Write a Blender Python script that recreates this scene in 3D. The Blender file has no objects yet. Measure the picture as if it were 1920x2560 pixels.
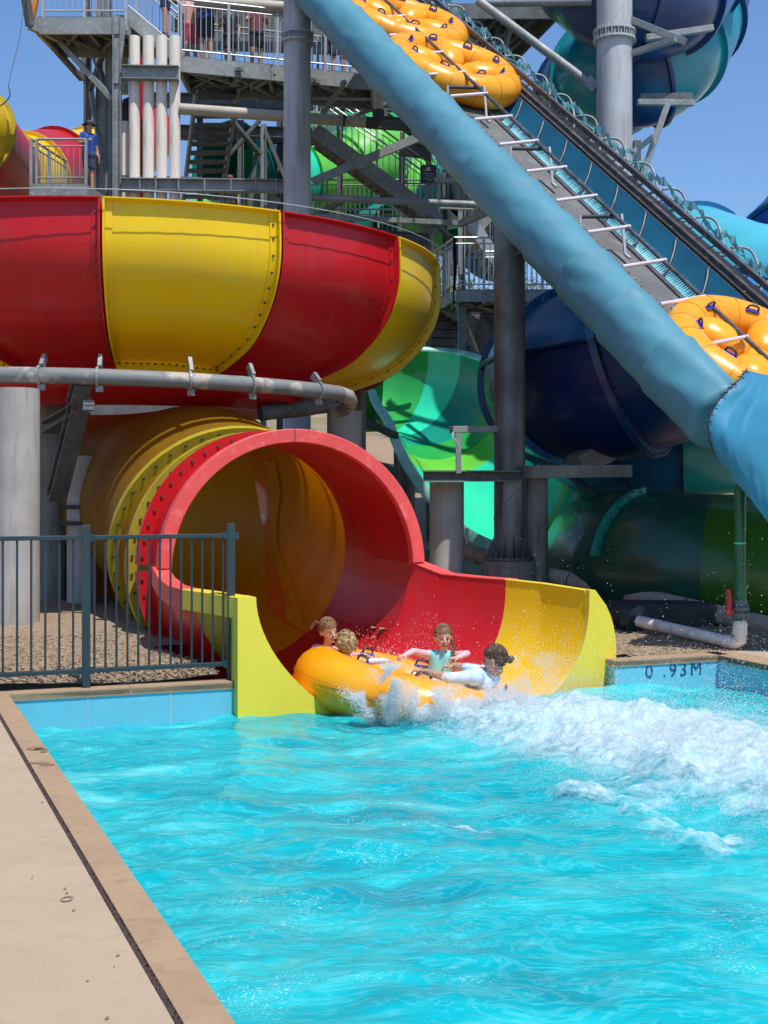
import bpy, math, random
import numpy as np
from mathutils import Vector, Matrix, noise as mn
R = math.radians; PI = math.pi
random.seed(7); np.random.seed(7)
sc = bpy.context.scene; col = sc.collection
# ---------------------------------------------------------------- camera
F, HX, HY, EYE = 3100.0, 960.0, 1223.0, 1.6
cd = bpy.data.cameras.new('camera'); cam = bpy.data.objects.new('camera', cd); col.objects.link(cam)
cam.location = (0, 0, EYE); cam.rotation_euler = (R(90), 0, 0)
cd.sensor_fit = 'VERTICAL'; cd.sensor_height = 36; cd.sensor_width = 27; cd.lens = F/2560*36
cd.shift_y = -(1280-HY)/2560; cd.clip_end = 2000; cd.clip_start = .05
sc.camera = cam
# ---------------------------------------------------------------- sun and sky
SUN_EL, SUN_AZ = R(65), R(34)          # azimuth from -Y (behind the camera) towards +X
sdir = Vector((math.sin(SUN_AZ)*math.cos(SUN_EL), -math.cos(SUN_AZ)*math.cos(SUN_EL), math.sin(SUN_EL)))
sl = bpy.data.lights.new('sun', 'SUN'); sun = bpy.data.objects.new('sun', sl); col.objects.link(sun)
sl.energy = 5.0; sl.angle = R(.5); sl.color = (1, .955, .88)
sun.rotation_euler = sdir.to_track_quat('Z', 'Y').to_euler(); sun.location = (4, -6, 20)
w = bpy.data.worlds.new('World'); sc.world = w; w.use_nodes = True
nt = w.node_tree; N = nt.nodes; L = nt.links; bg = N['Background']
sky = N.new('ShaderNodeTexSky'); sky.sky_type = 'NISHITA'; sky.sun_disc = False
sky.sun_elevation = SUN_EL; sky.sun_rotation = math.atan2(sdir.x, sdir.y)
sky.air_density = 1.25; sky.dust_density = .5; sky.ozone_density = 2.6
tc = N.new('ShaderNodeTexCoord'); mp = N.new('ShaderNodeMapping'); mp.inputs['Scale'].default_value = (9, 9, 26)
nz = N.new('ShaderNodeTexNoise'); nz.inputs['Scale'].default_value = 1.0; nz.inputs['Detail'].default_value = 8
sep = N.new('ShaderNodeSeparateXYZ')
mr = N.new('ShaderNodeMapRange'); mr.inputs[1].default_value = .14; mr.inputs[2].default_value = .215; mr.inputs[3].default_value = .14; mr.inputs[4].default_value = -.30
ad = N.new('ShaderNodeMath'); ad.operation = 'ADD'
m2 = N.new('ShaderNodeMapRange'); m2.inputs[1].default_value = .50; m2.inputs[2].default_value = .62
mx = N.new('ShaderNodeMixRGB'); mx.inputs[2].default_value = (6.8, 7.0, 7.4, 1)
L.new(tc.outputs['Generated'], mp.inputs[0]); L.new(mp.outputs[0], nz.inputs['Vector'])
L.new(tc.outputs['Generated'], sep.inputs[0]); L.new(sep.outputs['Z'], mr.inputs[0])
L.new(nz.outputs['Fac'], ad.inputs[0]); L.new(mr.outputs[0], ad.inputs[1]); L.new(ad.outputs[0], m2.inputs[0])
xm = N.new('ShaderNodeMapRange'); xm.inputs[1].default_value = .20; xm.inputs[2].default_value = .235; L.new(sep.outputs['X'], xm.inputs[0]); mu = N.new('ShaderNodeMath'); mu.operation = 'MULTIPLY'; L.new(m2.outputs[0], mu.inputs[0]); L.new(xm.outputs[0], mu.inputs[1]); L.new(mu.outputs[0], mx.inputs[0]); tn = N.new('ShaderNodeMixRGB'); tn.blend_type = 'MULTIPLY'; tn.inputs[0].default_value = 1; tn.inputs[2].default_value = (.80, 1.0, 1.30, 1); L.new(sky.outputs[0], tn.inputs[1]); L.new(tn.outputs[0], mx.inputs[1]); L.new(mx.outputs[0], bg.inputs[0])
bg.inputs[1].default_value = .118
vs = sc.view_settings; vs.view_transform = 'Standard'; vs.look = 'None'; vs.exposure = 0; vs.gamma = 1
sc.cycles.max_bounces = 8; sc.cycles.transparent_max_bounces = 12; sc.cycles.caustics_refractive = False; sc.cycles.caustics_reflective = False

# ---------------------------------------------------------------- helpers
def at(px, py, Y):                       # photograph pixel + real distance -> world point
    return Vector(((px-HX)/F*Y, Y, EYE-(py-HY)/F*Y))
ORG = {}
def tag(o, label=None, cat=None, group=None, kind=None):
    if label: o['label'] = label
    if cat: o['category'] = cat
    if group: o['group'] = group
    if kind: o['kind'] = kind
    return o
def thing(name, label, cat, loc=(0, 0, 0), group=None, kind=None):
    o = bpy.data.objects.new(name, None); col.objects.link(o); o.location = loc; o.empty_display_size = .1
    ORG[o.name] = Vector(loc); return tag(o, label, cat, group, kind)
class MB:
    def __init__(s): s.v = []; s.f = []; s.m = []
    def add(s, vs, fs, mi=0):
        b = len(s.v); s.v.extend(Vector(x) for x in vs)
        for f in fs: s.f.append(tuple(b+i for i in f)); s.m.append(mi)
        return s
    def box(s, c, size, M=None, mi=0):
        hx, hy, hz = size[0]/2, size[1]/2, size[2]/2; c = Vector(c)
        vs = [Vector((x, y, z)) for x in (-hx, hx) for y in (-hy, hy) for z in (-hz, hz)]
        if M is not None: vs = [M @ p for p in vs]
        return s.add([p+c for p in vs], [(0,1,3,2), (4,6,7,5), (0,4,5,1), (2,3,7,6), (0,2,6,4), (1,5,7,3)], mi)
    def beam(s, a, b, w=.1, h=.1, mi=0, up=(0, 0, 1)):
        a = Vector(a); b = Vector(b); d = b-a; l = d.length
        if l < 1e-6: return s
        d /= l; up = Vector(up)
        if abs(d.dot(up)) > .95: up = Vector((0, 1, 0))
        x = d.cross(up).normalized(); z = x.cross(d)
        M = Matrix((x, d, z)).transposed()
        return s.box((a+b)/2, (w, l, h), M, mi)
    def ibeam(s, a, b, w=.15, h=.25, t=.018, mi=0):
        a = Vector(a); b = Vector(b); u = Vector((0, 0, 1)); d = (b-a).normalized()
        x = d.cross(u).normalized(); z = x.cross(d)
        s.beam(a, b, t, h-2*t, mi)
        s.beam(a+z*(h/2-t/2), b+z*(h/2-t/2), w, t, mi); s.beam(a-z*(h/2-t/2), b-z*(h/2-t/2), w, t, mi)
        return s
    def tube(s, pts, r, n=10, caps=True, mi=0):
        pts = [Vector(p) for p in pts]; k = len(pts)
        rs = r if isinstance(r, (list, tuple)) else [r]*k
        t0 = (pts[1]-pts[0]).normalized(); ref = Vector((0, 0, 1)) if abs(t0.z) < .9 else Vector((1, 0, 0))
        x = t0.cross(ref).normalized(); b = len(s.v)
        for i, p in enumerate(pts):
            t = (pts[min(i+1, k-1)]-pts[max(i-1, 0)]).normalized()
            x = (x-t*x.dot(t)).normalized(); y = t.cross(x)
            for j in range(n):
                a = 2*PI*j/n; s.v.append(p+(x*math.cos(a)+y*math.sin(a))*rs[i])
        for i in range(k-1):
            for j in range(n):
                j2 = (j+1) % n; s.f.append((b+i*n+j, b+i*n+j2, b+(i+1)*n+j2, b+(i+1)*n+j)); s.m.append(mi)
        if caps:
            s.f.append(tuple(b+j for j in range(n))[::-1]); s.m.append(mi)
            s.f.append(tuple(b+(k-1)*n+j for j in range(n))); s.m.append(mi)
        return s
    def cyl(s, a, b, r, n=16, mi=0, r2=None): return s.tube([a, b], [r, r if r2 is None else r2], n, True, mi)
    def lathe(s, c, prof, n=24, axis=(0, 0, 1), mi=0):
        ax = Vector(axis).normalized(); q = ax.to_track_quat('Z', 'Y'); c = Vector(c); b = len(s.v)
        for (r, z) in prof:
            for j in range(n):
                a = 2*PI*j/n; s.v.append(c+q @ Vector((r*math.cos(a), r*math.sin(a), z)))
        for i in range(len(prof)-1):
            for j in range(n):
                j2 = (j+1) % n; s.f.append((b+i*n+j, b+i*n+j2, b+(i+1)*n+j2, b+(i+1)*n+j)); s.m.append(mi)
        return s
    def ball(s, c, r, n=8, m=6, sc_=(1, 1, 1), M=None, mi=0):
        c = Vector(c); b = len(s.v)
        for i in range(m+1):
            ph = PI*i/m
            for j in range(n):
                a = 2*PI*j/n
                p = Vector((math.sin(ph)*math.cos(a)*sc_[0], math.sin(ph)*math.sin(a)*sc_[1], math.cos(ph)*sc_[2]))*r
                s.v.append(c+(M @ p if M is not None else p))
        for i in range(m):
            for j in range(n):
                j2 = (j+1) % n; s.f.append((b+i*n+j, b+(i+1)*n+j, b+(i+1)*n+j2, b+i*n+j2)); s.m.append(mi)
        return s
    def grid(s, P, mi=0, closed=False):     # P[i][j] points
        b = len(s.v); ni = len(P); nj = len(P[0])
        for row in P: s.v.extend(Vector(p) for p in row)
        for i in range(ni-1):
            for j in range(nj-1+(1 if closed else 0)):
                j2 = (j+1) % nj; s.f.append((b+i*nj+j, b+i*nj+j2, b+(i+1)*nj+j2, b+(i+1)*nj+j)); s.m.append(mi)
        return s
    def build(s, name, mats, parent=None, smooth=None, bevel=0):
        me = bpy.data.meshes.new(name); o0 = Vector((0, 0, 0))
        if parent is not None: o0 = ORG.get(parent.name, o0)
        me.from_pydata([(p-o0)[:] for p in s.v], [], s.f)
        if not isinstance(mats, (list, tuple)): mats = [mats]
        for m in mats: me.materials.append(m)
        if len(mats) > 1: me.polygons.foreach_set('material_index', s.m)
        o = bpy.data.objects.new(name, me); col.objects.link(o)
        if smooth is not None:
            me.polygons.foreach_set('use_smooth', [True]*len(me.polygons))
            if smooth < 3: me.set_sharp_from_angle(angle=smooth)
        if bevel:
            bv = o.modifiers.new('bevel', 'BEVEL'); bv.width = bevel; bv.segments = 2; bv.limit_method = 'ANGLE'; bv.angle_limit = R(40)
        if parent is not None: o.parent = parent; ORG[o.name] = o0
        else: ORG[o.name] = o0
        me.update(); return o
def crom(pts, n=8):
    pts = [Vector(p) for p in pts]; out = []
    P = [pts[0]*2-pts[1]]+pts+[pts[-1]*2-pts[-2]]
    for i in range(1, len(P)-2):
        for k in range(n):
            t = k/n; a, b, c, d = P[i-1], P[i], P[i+1], P[i+2]
            out.append(.5*((2*b)+(-a+c)*t+(2*a-5*b+4*c-d)*t*t+(-a+3*b-3*c+d)*t**3))
    out.append(P[-2]); return out
_perm = {}
def vn(x, y, seed=0):                    # numpy value noise, -1..1
    if seed not in _perm: _perm[seed] = np.random.RandomState(seed).rand(256, 256)*2-1
    T = _perm[seed]; xi = np.floor(x).astype(int); yi = np.floor(y).astype(int)
    fx = x-xi; fy = y-yi; fx = fx*fx*fx*(fx*(fx*6-15)+10); fy = fy*fy*fy*(fy*(fy*6-15)+10)
    a = T[xi & 255, yi & 255]; b = T[(xi+1) & 255, yi & 255]; c = T[xi & 255, (yi+1) & 255]; d = T[(xi+1) & 255, (yi+1) & 255]
    return (a*(1-fx)+b*fx)*(1-fy)+(c*(1-fx)+d*fx)*fy
def fbm(x, y, oct=4, seed=0):
    s = 0; a = 1.0
    for k in range(oct): s = s+a*vn(x*2**k+17.3*k, y*2**k-9.1*k, seed+k); a *= .5
    return s

# ---------------------------------------------------------------- materials
def nmat(name):
    m = bpy.data.materials.new(name); m.use_nodes = True; return m, m.node_tree.nodes, m.node_tree.links, m.node_tree.nodes['Principled BSDF']
def mat(name, c, rough=.5, metal=0, c2=None, nscale=3, nrange=(.35, .65), bump=0, bscale=40, trans=0, coat=0, streak=False, c3=None, spec=.5, stretch=None, detail=6, tcol=None):
    m, n, l, p = nmat(name); p.inputs['Roughness'].default_value = rough; p.inputs['Metallic'].default_value = metal
    p.inputs['Coat Weight'].default_value = coat; p.inputs['Coat Roughness'].default_value = .08
    p.inputs['Specular IOR Level'].default_value = spec
    tcn = n.new('ShaderNodeTexCoord'); colout = None
    c4 = (*c, 1); p.inputs['Base Color'].default_value = c4
    src = tcn.outputs['Object']
    if stretch:
        mpn = n.new('ShaderNodeMapping'); mpn.inputs['Scale'].default_value = stretch; l.new(src, mpn.inputs[0]); src = mpn.outputs[0]
    if c2 is None: c2 = tuple(x*.86 for x in c)
    t = n.new('ShaderNodeTexNoise'); t.inputs['Scale'].default_value = nscale; t.inputs['Detail'].default_value = detail; l.new(src, t.inputs['Vector'])
    r = n.new('ShaderNodeMapRange'); r.inputs[1].default_value = nrange[0]; r.inputs[2].default_value = nrange[1]; l.new(t.outputs['Fac'], r.inputs[0])
    mxx = n.new('ShaderNodeMixRGB'); mxx.inputs[1].default_value = c4; mxx.inputs[2].default_value = (*c2, 1); l.new(r.outputs[0], mxx.inputs[0]); colout = mxx.outputs[0]
    if c3 is not None or streak:
        t3 = n.new('ShaderNodeTexNoise'); t3.inputs['Scale'].default_value = nscale*(2.2 if streak else 5); t3.inputs['Detail'].default_value = 8
        mp3 = n.new('ShaderNodeMapping'); mp3.inputs['Scale'].default_value = (3, 3, .35) if streak else (1, 1, 1)
        l.new(tcn.outputs['Object'], mp3.inputs[0]); l.new(mp3.outputs[0], t3.inputs['Vector'])
        r3 = n.new('ShaderNodeMapRange'); r3.inputs[1].default_value = .52; r3.inputs[2].default_value = .75; l.new(t3.outputs['Fac'], r3.inputs[0])
        m3 = n.new('ShaderNodeMixRGB'); m3.inputs[2].default_value = (*(c3 or tuple(x*.5 for x in c)), 1); l.new(r3.outputs[0], m3.inputs[0]); l.new(colout, m3.inputs[1]); colout = m3.outputs[0]
    l.new(colout, p.inputs['Base Color'])
    rr = n.new('ShaderNodeMapRange'); rr.inputs[3].default_value = rough*.8; rr.inputs[4].default_value = min(1, rough*1.35); l.new(t.outputs['Fac'], rr.inputs[0]); l.new(rr.outputs[0], p.inputs['Roughness'])
    if bump:
        tb = n.new('ShaderNodeTexNoise'); tb.inputs['Scale'].default_value = bscale; tb.inputs['Detail'].default_value = 5; l.new(tcn.outputs['Object'], tb.inputs['Vector'])
        bp = n.new('ShaderNodeBump'); bp.inputs['Strength'].default_value = bump; bp.inputs['Distance'].default_value = .02; l.new(tb.outputs['Fac'], bp.inputs['Height']); l.new(bp.outputs[0], p.inputs['Normal'])
    if trans:
        tr = n.new('ShaderNodeBsdfTranslucent'); (l.new(colout, tr.inputs[0]) if tcol is None else setattr(tr.inputs[0], 'default_value', (*tcol, 1))); ms = n.new('ShaderNodeMixShader'); ms.inputs[0].default_value = trans
        out = n['Material Output']; l.new(p.outputs[0], ms.inputs[1]); l.new(tr.outputs[0], ms.inputs[2]); l.new(ms.outputs[0], out.inputs[0])
    return m
fg = dict(rough=.34, coat=.12, spec=.35, nscale=1.3, bump=.06, bscale=5, trans=.16, streak=True)
M = {}
M['red'] = mat('red_fibreglass', (.60, .012, .016), c2=(.53, .012, .018), c3=(.50, .03, .03), **fg)
M['red_rim'] = mat('faded_red_gelcoat', (.80, .085, .08), rough=.5, c2=(.70, .07, .065), nscale=2, trans=.05, c3=(.85, .16, .15))
M['yellow'] = mat('yellow_fibreglass', (.88, .60, .006), c2=(.86, .54, .005), c3=(.80, .56, .03), **fg)
M['yellow_in'] = mat('amber_wet_fibreglass', (.98, .62, .01), rough=.35, spec=.12, c2=(.97, .54, .008), nscale=.9, trans=.45, bump=.08, bscale=3)
M['yellow_rim'] = mat('lemon_gelcoat', (.85, .64, .05), rough=.42, c2=(.79, .60, .045), nscale=2, trans=.04)
M['yflange'] = mat('dim_yellow_flange', (.42, .33, .012), rough=.5, c2=(.34, .26, .012), nscale=4, c3=(.28, .21, .03))  # yellow dimmed: the shade under the bowl is put into the flange colour
M['yellow_shaded'] = mat('shaded_yellow_shell', (.22, .145, .008), rough=.5, c2=(.15, .095, .008), nscale=1.2, spec=.2, trans=.30, tcol=(.95, .62, .05))  # outer shell darkened to carry the deep shade below the bowl
M['orange'] = mat('orange_vinyl', (.94, .42, .006), rough=.3, coat=.12, c2=(.90, .36, .005), nscale=2, bump=.15, bscale=5, trans=.12)
M['orange_band'] = mat('orange_vinyl_seam', (.82, .255, .01), rough=.35)
M['steel'] = mat('galvanised_steel', (.27, .295, .295), rough=.55, metal=.2, c2=(.19, .205, .20), nscale=2.5, c3=(.36, .37, .36), bump=.05, bscale=20)
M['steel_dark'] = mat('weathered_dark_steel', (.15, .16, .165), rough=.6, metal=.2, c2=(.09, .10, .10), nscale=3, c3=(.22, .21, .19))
M['steel_col'] = mat('galvanised_column', (.50, .52, .53), rough=.5, metal=.1, c2=(.36, .37, .38), nscale=1.1, streak=True, c3=(.27, .24, .22), bump=.04)
M['steel_old'] = mat('stained_steel_column', (.21, .22, .23), rough=.45, metal=.3, c2=(.10, .09, .09), nscale=1.5, streak=True, c3=(.08, .065, .055), bump=.05)
M['steel_patch'] = mat('steel_pipe_with_primer', (.19, .20, .205), rough=.65, metal=.1, c2=(.40, .36, .31), nscale=1.6, nrange=(.51, .54), c3=(.13, .135, .14), detail=4)
M['rail'] = mat('galvanised_rail', (.50, .53, .54), rough=.4, metal=.4, c2=(.4, .43, .44), nscale=4)
M['chrome'] = mat('sun_glint_stainless', (.86, .72, .75), rough=.25, metal=.35)  # sun glint on the rungs is put into this pale pinkish colour
M['rack'] = mat('worn_steel_rail', (.07, .065, .07), rough=.4, metal=.4, c2=(.14, .135, .14), nscale=8)
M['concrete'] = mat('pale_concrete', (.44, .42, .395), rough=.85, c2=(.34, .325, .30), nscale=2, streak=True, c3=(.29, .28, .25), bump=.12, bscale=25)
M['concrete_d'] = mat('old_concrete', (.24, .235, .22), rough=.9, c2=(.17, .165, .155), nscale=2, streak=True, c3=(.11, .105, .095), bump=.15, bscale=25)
M['pvc'] = mat('white_pvc', (.80, .74, .65), rough=.5, c2=(.72, .66, .57), nscale=1.5, streak=True, c3=(.42, .38, .32))
M['pvc_beige'] = mat('beige_pvc', (.46, .42, .34), rough=.5, c2=(.38, .345, .27), nscale=2, c3=(.30, .27, .21))
M['black'] = mat('black_rubber', (.022, .022, .026), rough=.55, c2=(.04, .04, .045))
M['fence'] = mat('dark_slate_powdercoat', (.016, .034, .042), rough=.42, c2=(.022, .042, .05), nscale=3)
M['tarp'] = mat('blue_vinyl_pad', (.075, .25, .315), rough=.5, coat=.05, c2=(.06, .205, .27), nscale=1.4, bump=.35, bscale=3.5)
M['tarp_d'] = mat('blue_vinyl_curtain', (.025, .22, .36), rough=.5, c2=(.02, .17, .28), nscale=2.2, bump=.4, bscale=5)
M['pale_cloth'] = mat('pale_teal_cloth', (.26, .58, .60), rough=.6, spec=.2, c2=(.14, .42, .48), nscale=1.5, bump=.3, bscale=6); M['deep_cloth'] = mat('deep_blue_cloth', (.004, .085, .155), rough=.7, spec=.15, c2=(.004, .065, .12), nscale=2, bump=.3, bscale=5)
M['belt'] = mat('grey_rubber_belt', (.135, .135, .13), rough=.75, c2=(.10, .10, .10), nscale=1.2, c3=(.18, .175, .165), bump=.1, bscale=60)
M['navy'] = mat('navy_fibreglass', (.005, .045, .17), c2=(.005, .038, .145), rough=.32, coat=.2, nscale=.8, bump=.04, bscale=4, trans=.05)
M['navy_lit'] = mat('sunlit_navy_fibreglass', (.012, .15, .40), c2=(.012, .12, .35), rough=.35, coat=.15, nscale=.8)  # sunlight on the big tube's upper half is put into this blue
M['navy_deep'] = mat('deep_and_shaded_navy', (.002, .020, .12), c2=(.001, .015, .095), spec=.25, rough=.4, coat=.15, nscale=1)  # also the big tube's lower half, its shade put into the navy
M['midblue'] = mat('blue_fibreglass', (.01, .13, .36), c2=(.01, .10, .30), rough=.25, coat=.3, nscale=1.3, trans=.1)
M['bflange'] = mat('blue_flange', (.03, .20, .46), rough=.4, c2=(.03, .16, .38))
M['teal'] = mat('teal_fibreglass', (.012, .33, .40), c2=(.012, .27, .34), rough=.28, coat=.3, nscale=1.5, trans=.12)
M['lightblue'] = mat('pale_blue_fibreglass', (.10, .58, .70), c2=(.09, .52, .65), rough=.3, coat=.2, trans=.1)
M['g_mint'] = mat('mint_fibreglass', (.03, .74, .46), c2=(.03, .68, .42), rough=.28, coat=.3, trans=.1)
M['g_lime'] = mat('lime_fibreglass', (.16, .64, .06), c2=(.13, .55, .05), rough=.28, coat=.3, trans=.1)
M['g_green'] = mat('green_fibreglass', (.03, .44, .09), c2=(.025, .36, .07), rough=.28, coat=.3, trans=.1)
M['g_dark'] = mat('deep_green_fibreglass', (.006, .30, .22), c2=(.006, .26, .19), rough=.28, coat=.3, trans=.08)
M['g_pale'] = mat('pale_green_rim', (.50, .85, .72), c2=(.2, .58, .42), rough=.4)
M['g_shade'] = mat('shaded_green_shell', (.012, .09, .05), c2=(.01, .065, .038), rough=.3, coat=.2, trans=.04)  # green darkened: the low tube's shade is in the colour
M['g_olive'] = mat('shaded_olive_shell', (.035, .14, .01), c2=(.03, .12, .008), rough=.3, coat=.2, trans=.06)  # same tube further right, shade again put into the green
M['pipe_green'] = mat('green_pipe_paint', (.004, .12, .045), c2=(.004, .09, .035), rough=.35, coat=.2)
M['valve_red'] = mat('red_valve_paint', (.55, .03, .035), rough=.4)
M['white_plastic'] = mat('white_plastic', (.75, .75, .72), rough=.4)
M['deck'] = mat('sandy_concrete_deck', (.42, .32, .215), rough=.85, c2=(.38, .285, .19), nscale=1.6, nrange=(.3, .7), c3=(.36, .27, .185), bump=.25, bscale=160)
M['coping'] = mat('tan_coping_paver', (.38, .255, .15), rough=.75, c2=(.31, .205, .12), nscale=2.5, nrange=(.3, .7), c3=(.28, .185, .11), bump=.15, bscale=60)
M['joint'] = mat('dark_brown_sealant', (.045, .022, .02), rough=.9, c2=(.02, .01, .01), nscale=60, nrange=(.4, .55), c3=(.30, .2, .13), bump=.6, bscale=80)
M['poolwall'] = mat('blue_pool_tile', (.15, .46, .56), rough=.25, coat=.3, c2=(.13, .47, .60), nscale=1, c3=(.16, .48, .60))
M['grout'] = mat('pale_grout', (.60, .62, .58), rough=.8)
M['ink'] = mat('navy_lettering', (.012, .05, .14), rough=.5)
M['mulch'] = mat('brown_mulch', (.34, .245, .155), rough=.95, c2=(.20, .14, .085), nscale=22, c3=(.48, .38, .27), bump=.9, bscale=55)
M['hill'] = mat('dry_grass_hill', (.20, .18, .09), rough=1, c2=(.30, .21, .13), nscale=.12, nrange=(.44, .58), c3=(.11, .12, .045), bump=.6, bscale=2)
# ================================================================ SETTING
C0 = Vector((-2.95, 9.70, 0)); PU = Vector((math.cos(R(20.3)), math.sin(R(20.3)), 0)); PV = Vector((-.3846, .9231, 0))
PN = Vector((PU.y, -PU.x, 0))                      # out of the far wall, towards the camera
LN = Vector((-.9231, -.3846, 0))                    # away from the water on the left side
PL, WZ, ZF = 6.59, -.30, -1.25
def pool(a, b, z=0): return C0+PU*a-PV*b+Vector((0, 0, z))
FAR = 14.0
# ground reaches from behind the coping to the horizon; it leaves the pool free
def ground_h(x, y):
    h = 0.0
    if y > 24: h = (min(y, 52)-24)/28*4.9
    if y > 52: h += (y-52)*.004
    return h
g = MB()
ys = [8, 9.7, 12, 14, 17, 20, 24, 27, 30, 34, 38, 42, 46, 50, 52, 60, 90, 160, 400, 900]
def wall_y(x): return 9.70+(x+2.95)*math.tan(R(20.3))
xs = [-500, -200, -80, -40, -20, -12, -8, -5, -2.95, -1, 1, 3.35, 5, 8, 14, 25, 45, 90, 220, 500]
rows = []
for i, y in enumerate(ys):
    row = []
    for x in xs:
        by = wall_y(max(min(x, 60), -30))+.17
        yy = by if i == 0 else max(y, by+.02*i)
        row.append((x, yy, ground_h(x, yy)-.045-(1.7 if (-5.2<x<9 and yy<18) else 0)+(.35*mn.noise(Vector((x*.09, yy*.09, 1))) if yy > 28 else 0)))
    rows.append(row)
g.grid(rows)
tag(g.build('ground', M['hill'], smooth=3), 'dry grassy earth rising to a bank behind the slides', kind='structure')
# mulch bed: finely modelled, gently mounded
mb = MB(); rows = []
FQ = [(-2.25, 12.05), (.42, 13.1), (2.2, 11.7), (2.2, 11.2), (-1.3, 10.0), (-1.3, 10.3)]
TAX = [(-.905, 12.5), (-1.4, 13.55), (-1.75, 14.4)]
def in_slide(x, y, mg=.0):
    for (x0, y0), (x1, y1) in zip(TAX[:-1], TAX[1:]):
        dx, dy = x1-x0, y1-y0; t = max(0, min(1, ((x-x0)*dx+(y-y0)*dy)/(dx*dx+dy*dy)))
        if math.hypot(x-x0-t*dx, y-y0-t*dy) < 1.06+mg: return True
    c = False; n = len(FQ)
    for i in range(n):
        (x0, y0), (x1, y1) = FQ[i], FQ[(i+1) % n]
        if (y0 > y) != (y1 > y) and x < (x1-x0)*(y-y0)/(y1-y0)+x0: c = not c
    return c
for j in range(110):
    row = []
    for i in range(250):
        x = -9.5+i*.09; b = j/109; y = wall_y(x)+.15+b*8.5
        z = .02+.09*(1-math.exp(-(y-wall_y(x))*1.2))+.022*mn.noise(Vector((x*7, y*7, 0)))+.05*mn.noise(Vector((x*.8, y*.8, 3)))
        if x > 2.3: z -= .05
        if b > .93: z -= .12
        row.append((x, y, z))
    rows.append(row)
mb.grid(rows)
mb.f = [f for f in mb.f if not in_slide(*(sum((mb.v[i] for i in f), Vector())/4)[:2])]; mb.m = [0]*len(mb.f)
tag(mb.build('mulch_bed', M['mulch'], smooth=3), 'brown wood chip mulch spread behind the pool edge', kind='structure')
# loose chips on the mulch
ch = MB(); rnd = random.Random(3)
for k in range(5200):
    x = rnd.uniform(-4.6, -.9) if k % 3 else rnd.uniform(2.2, 5); y = wall_y(x)+.2+rnd.random()**1.6*3.0
    z = .035+.09*(1-math.exp(-(y-wall_y(x))*1.2))+.05*mn.noise(Vector((x*.8, y*.8, 3)))-(.05 if x > 2.3 else 0)
    if in_slide(x, y, .15): continue
    q = Matrix.Rotation(rnd.uniform(0, 6.3), 3, 'Z') @ Matrix.Rotation(rnd.uniform(-.5, .5), 3, 'X')
    ch.box((x, y, z), (rnd.uniform(.012, .05), rnd.uniform(.006, .016), .006), q, rnd.choice((0, 0, 1)))
tag(ch.build('wood_chips', [M['mulch'], mat('pale_bark_chip', (.42, .33, .22), rough=.9)]), 'loose bark chips scattered over the mulch bed', 'wood chips', kind='stuff')
# deck to the left of the pool
def left(b, off, z=0): return C0+LN*off-PV*b+Vector((0, 0, z))
d = MB()
def slab(m, p, z0, z1, mi=0):
    b = len(p); m.add([Vector((q.x, q.y, z1)) for q in p]+[Vector((q.x, q.y, z0)) for q in p],
                      [tuple(range(b))]+[(i, i+b, (i+1) % b+b, (i+1) % b) for i in range(b)], mi)
slab(d, [left(30, .158), left(30, 14), left(-.17, 14), left(-.17, .158)], -.2, 0)
deck = tag(d.build('pool_deck', M['deck']), 'sandy beige concrete deck beside the pool', kind='structure')
# faint score line and drops on the deck: a wet ring and specks
sp = MB(); rnd = random.Random(11)
spw = mat('damp_mark', (.27, .21, .15), rough=.5)
def blob(m, c, rx, ry, n=12, mi=0, z=.004):
    m.add([(c.x+rx*math.cos(2*PI*i/n)*rnd.uniform(.8, 1.1), c.y+ry*math.sin(2*PI*i/n)*rnd.uniform(.8, 1.1), z) for i in range(n)], [tuple(range(n))], mi)
for k in range(46):
    Y = rnd.uniform(3.7, 8.5); x = rnd.uniform(-.32, -.02)*Y*.95
    p = Vector((x, Y, 0)); s_ = (p-C0).dot(LN)
    if s_ > .2: blob(sp, p, rnd.uniform(.002, .006), rnd.uniform(.003, .008))
for (px, py) in ((106, 2007), (167, 2234), (184, 2277), (163, 2223), (295, 2390), (268, 2547)):
    p = at(px, py, 1.6*F/(py-HY)); blob(sp, p, .006, .012)
cc = at(167, 2249, 1.6*F/(2249-HY)); n = 26
ring = [[(cc.x+(r_*1.0)*math.cos(2*PI*i/n)*.024, cc.y+(r_)*math.sin(2*PI*i/n)*.035, .004) for i in range(n)] for r_ in (.62, 1.0)]
sp.grid(ring, closed=True)
for (px, py, rx, ry) in ((88, 1872, .055, .05), (104, 1874, .05, .03), (96, 1908, .06, .03), (118, 1912, .05, .025), (110, 1880, .02, .03)):
    p = at(px, py, 1.6*F/(py-HY)); blob(sp, p, rx, ry, 16, 1, .0035)
tag(sp.build('water_drops', [spw, mat('damp_coping', (.27, .18, .11), rough=.45)]), 'dark drips and a small wet ring on the beige deck', 'water drops', kind='stuff')
j = MB(); rnd = random.Random(21); JP = []
for i in range(900):
    b_ = -.3+13*i/899; JP.append([left(b_, .1335+.0035*max(0, rnd.gauss(0, 1)), -.001), left(b_, .139, -.006+.004*rnd.random()), left(b_, .146, -.008+.006*rnd.random()), left(b_, .153, -.006+.004*rnd.random()), left(b_, .1585-.004*max(0, rnd.gauss(0, 1)), -.001)])
j.grid(JP); slab(j, [left(30, .134), left(30, .158), left(-.3, .158), left(-.3, .134)], -.2, -.012)
tag(j.build('expansion_joint', M['joint']), 'dark crumbly expansion joint between deck and coping', kind='structure')
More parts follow.
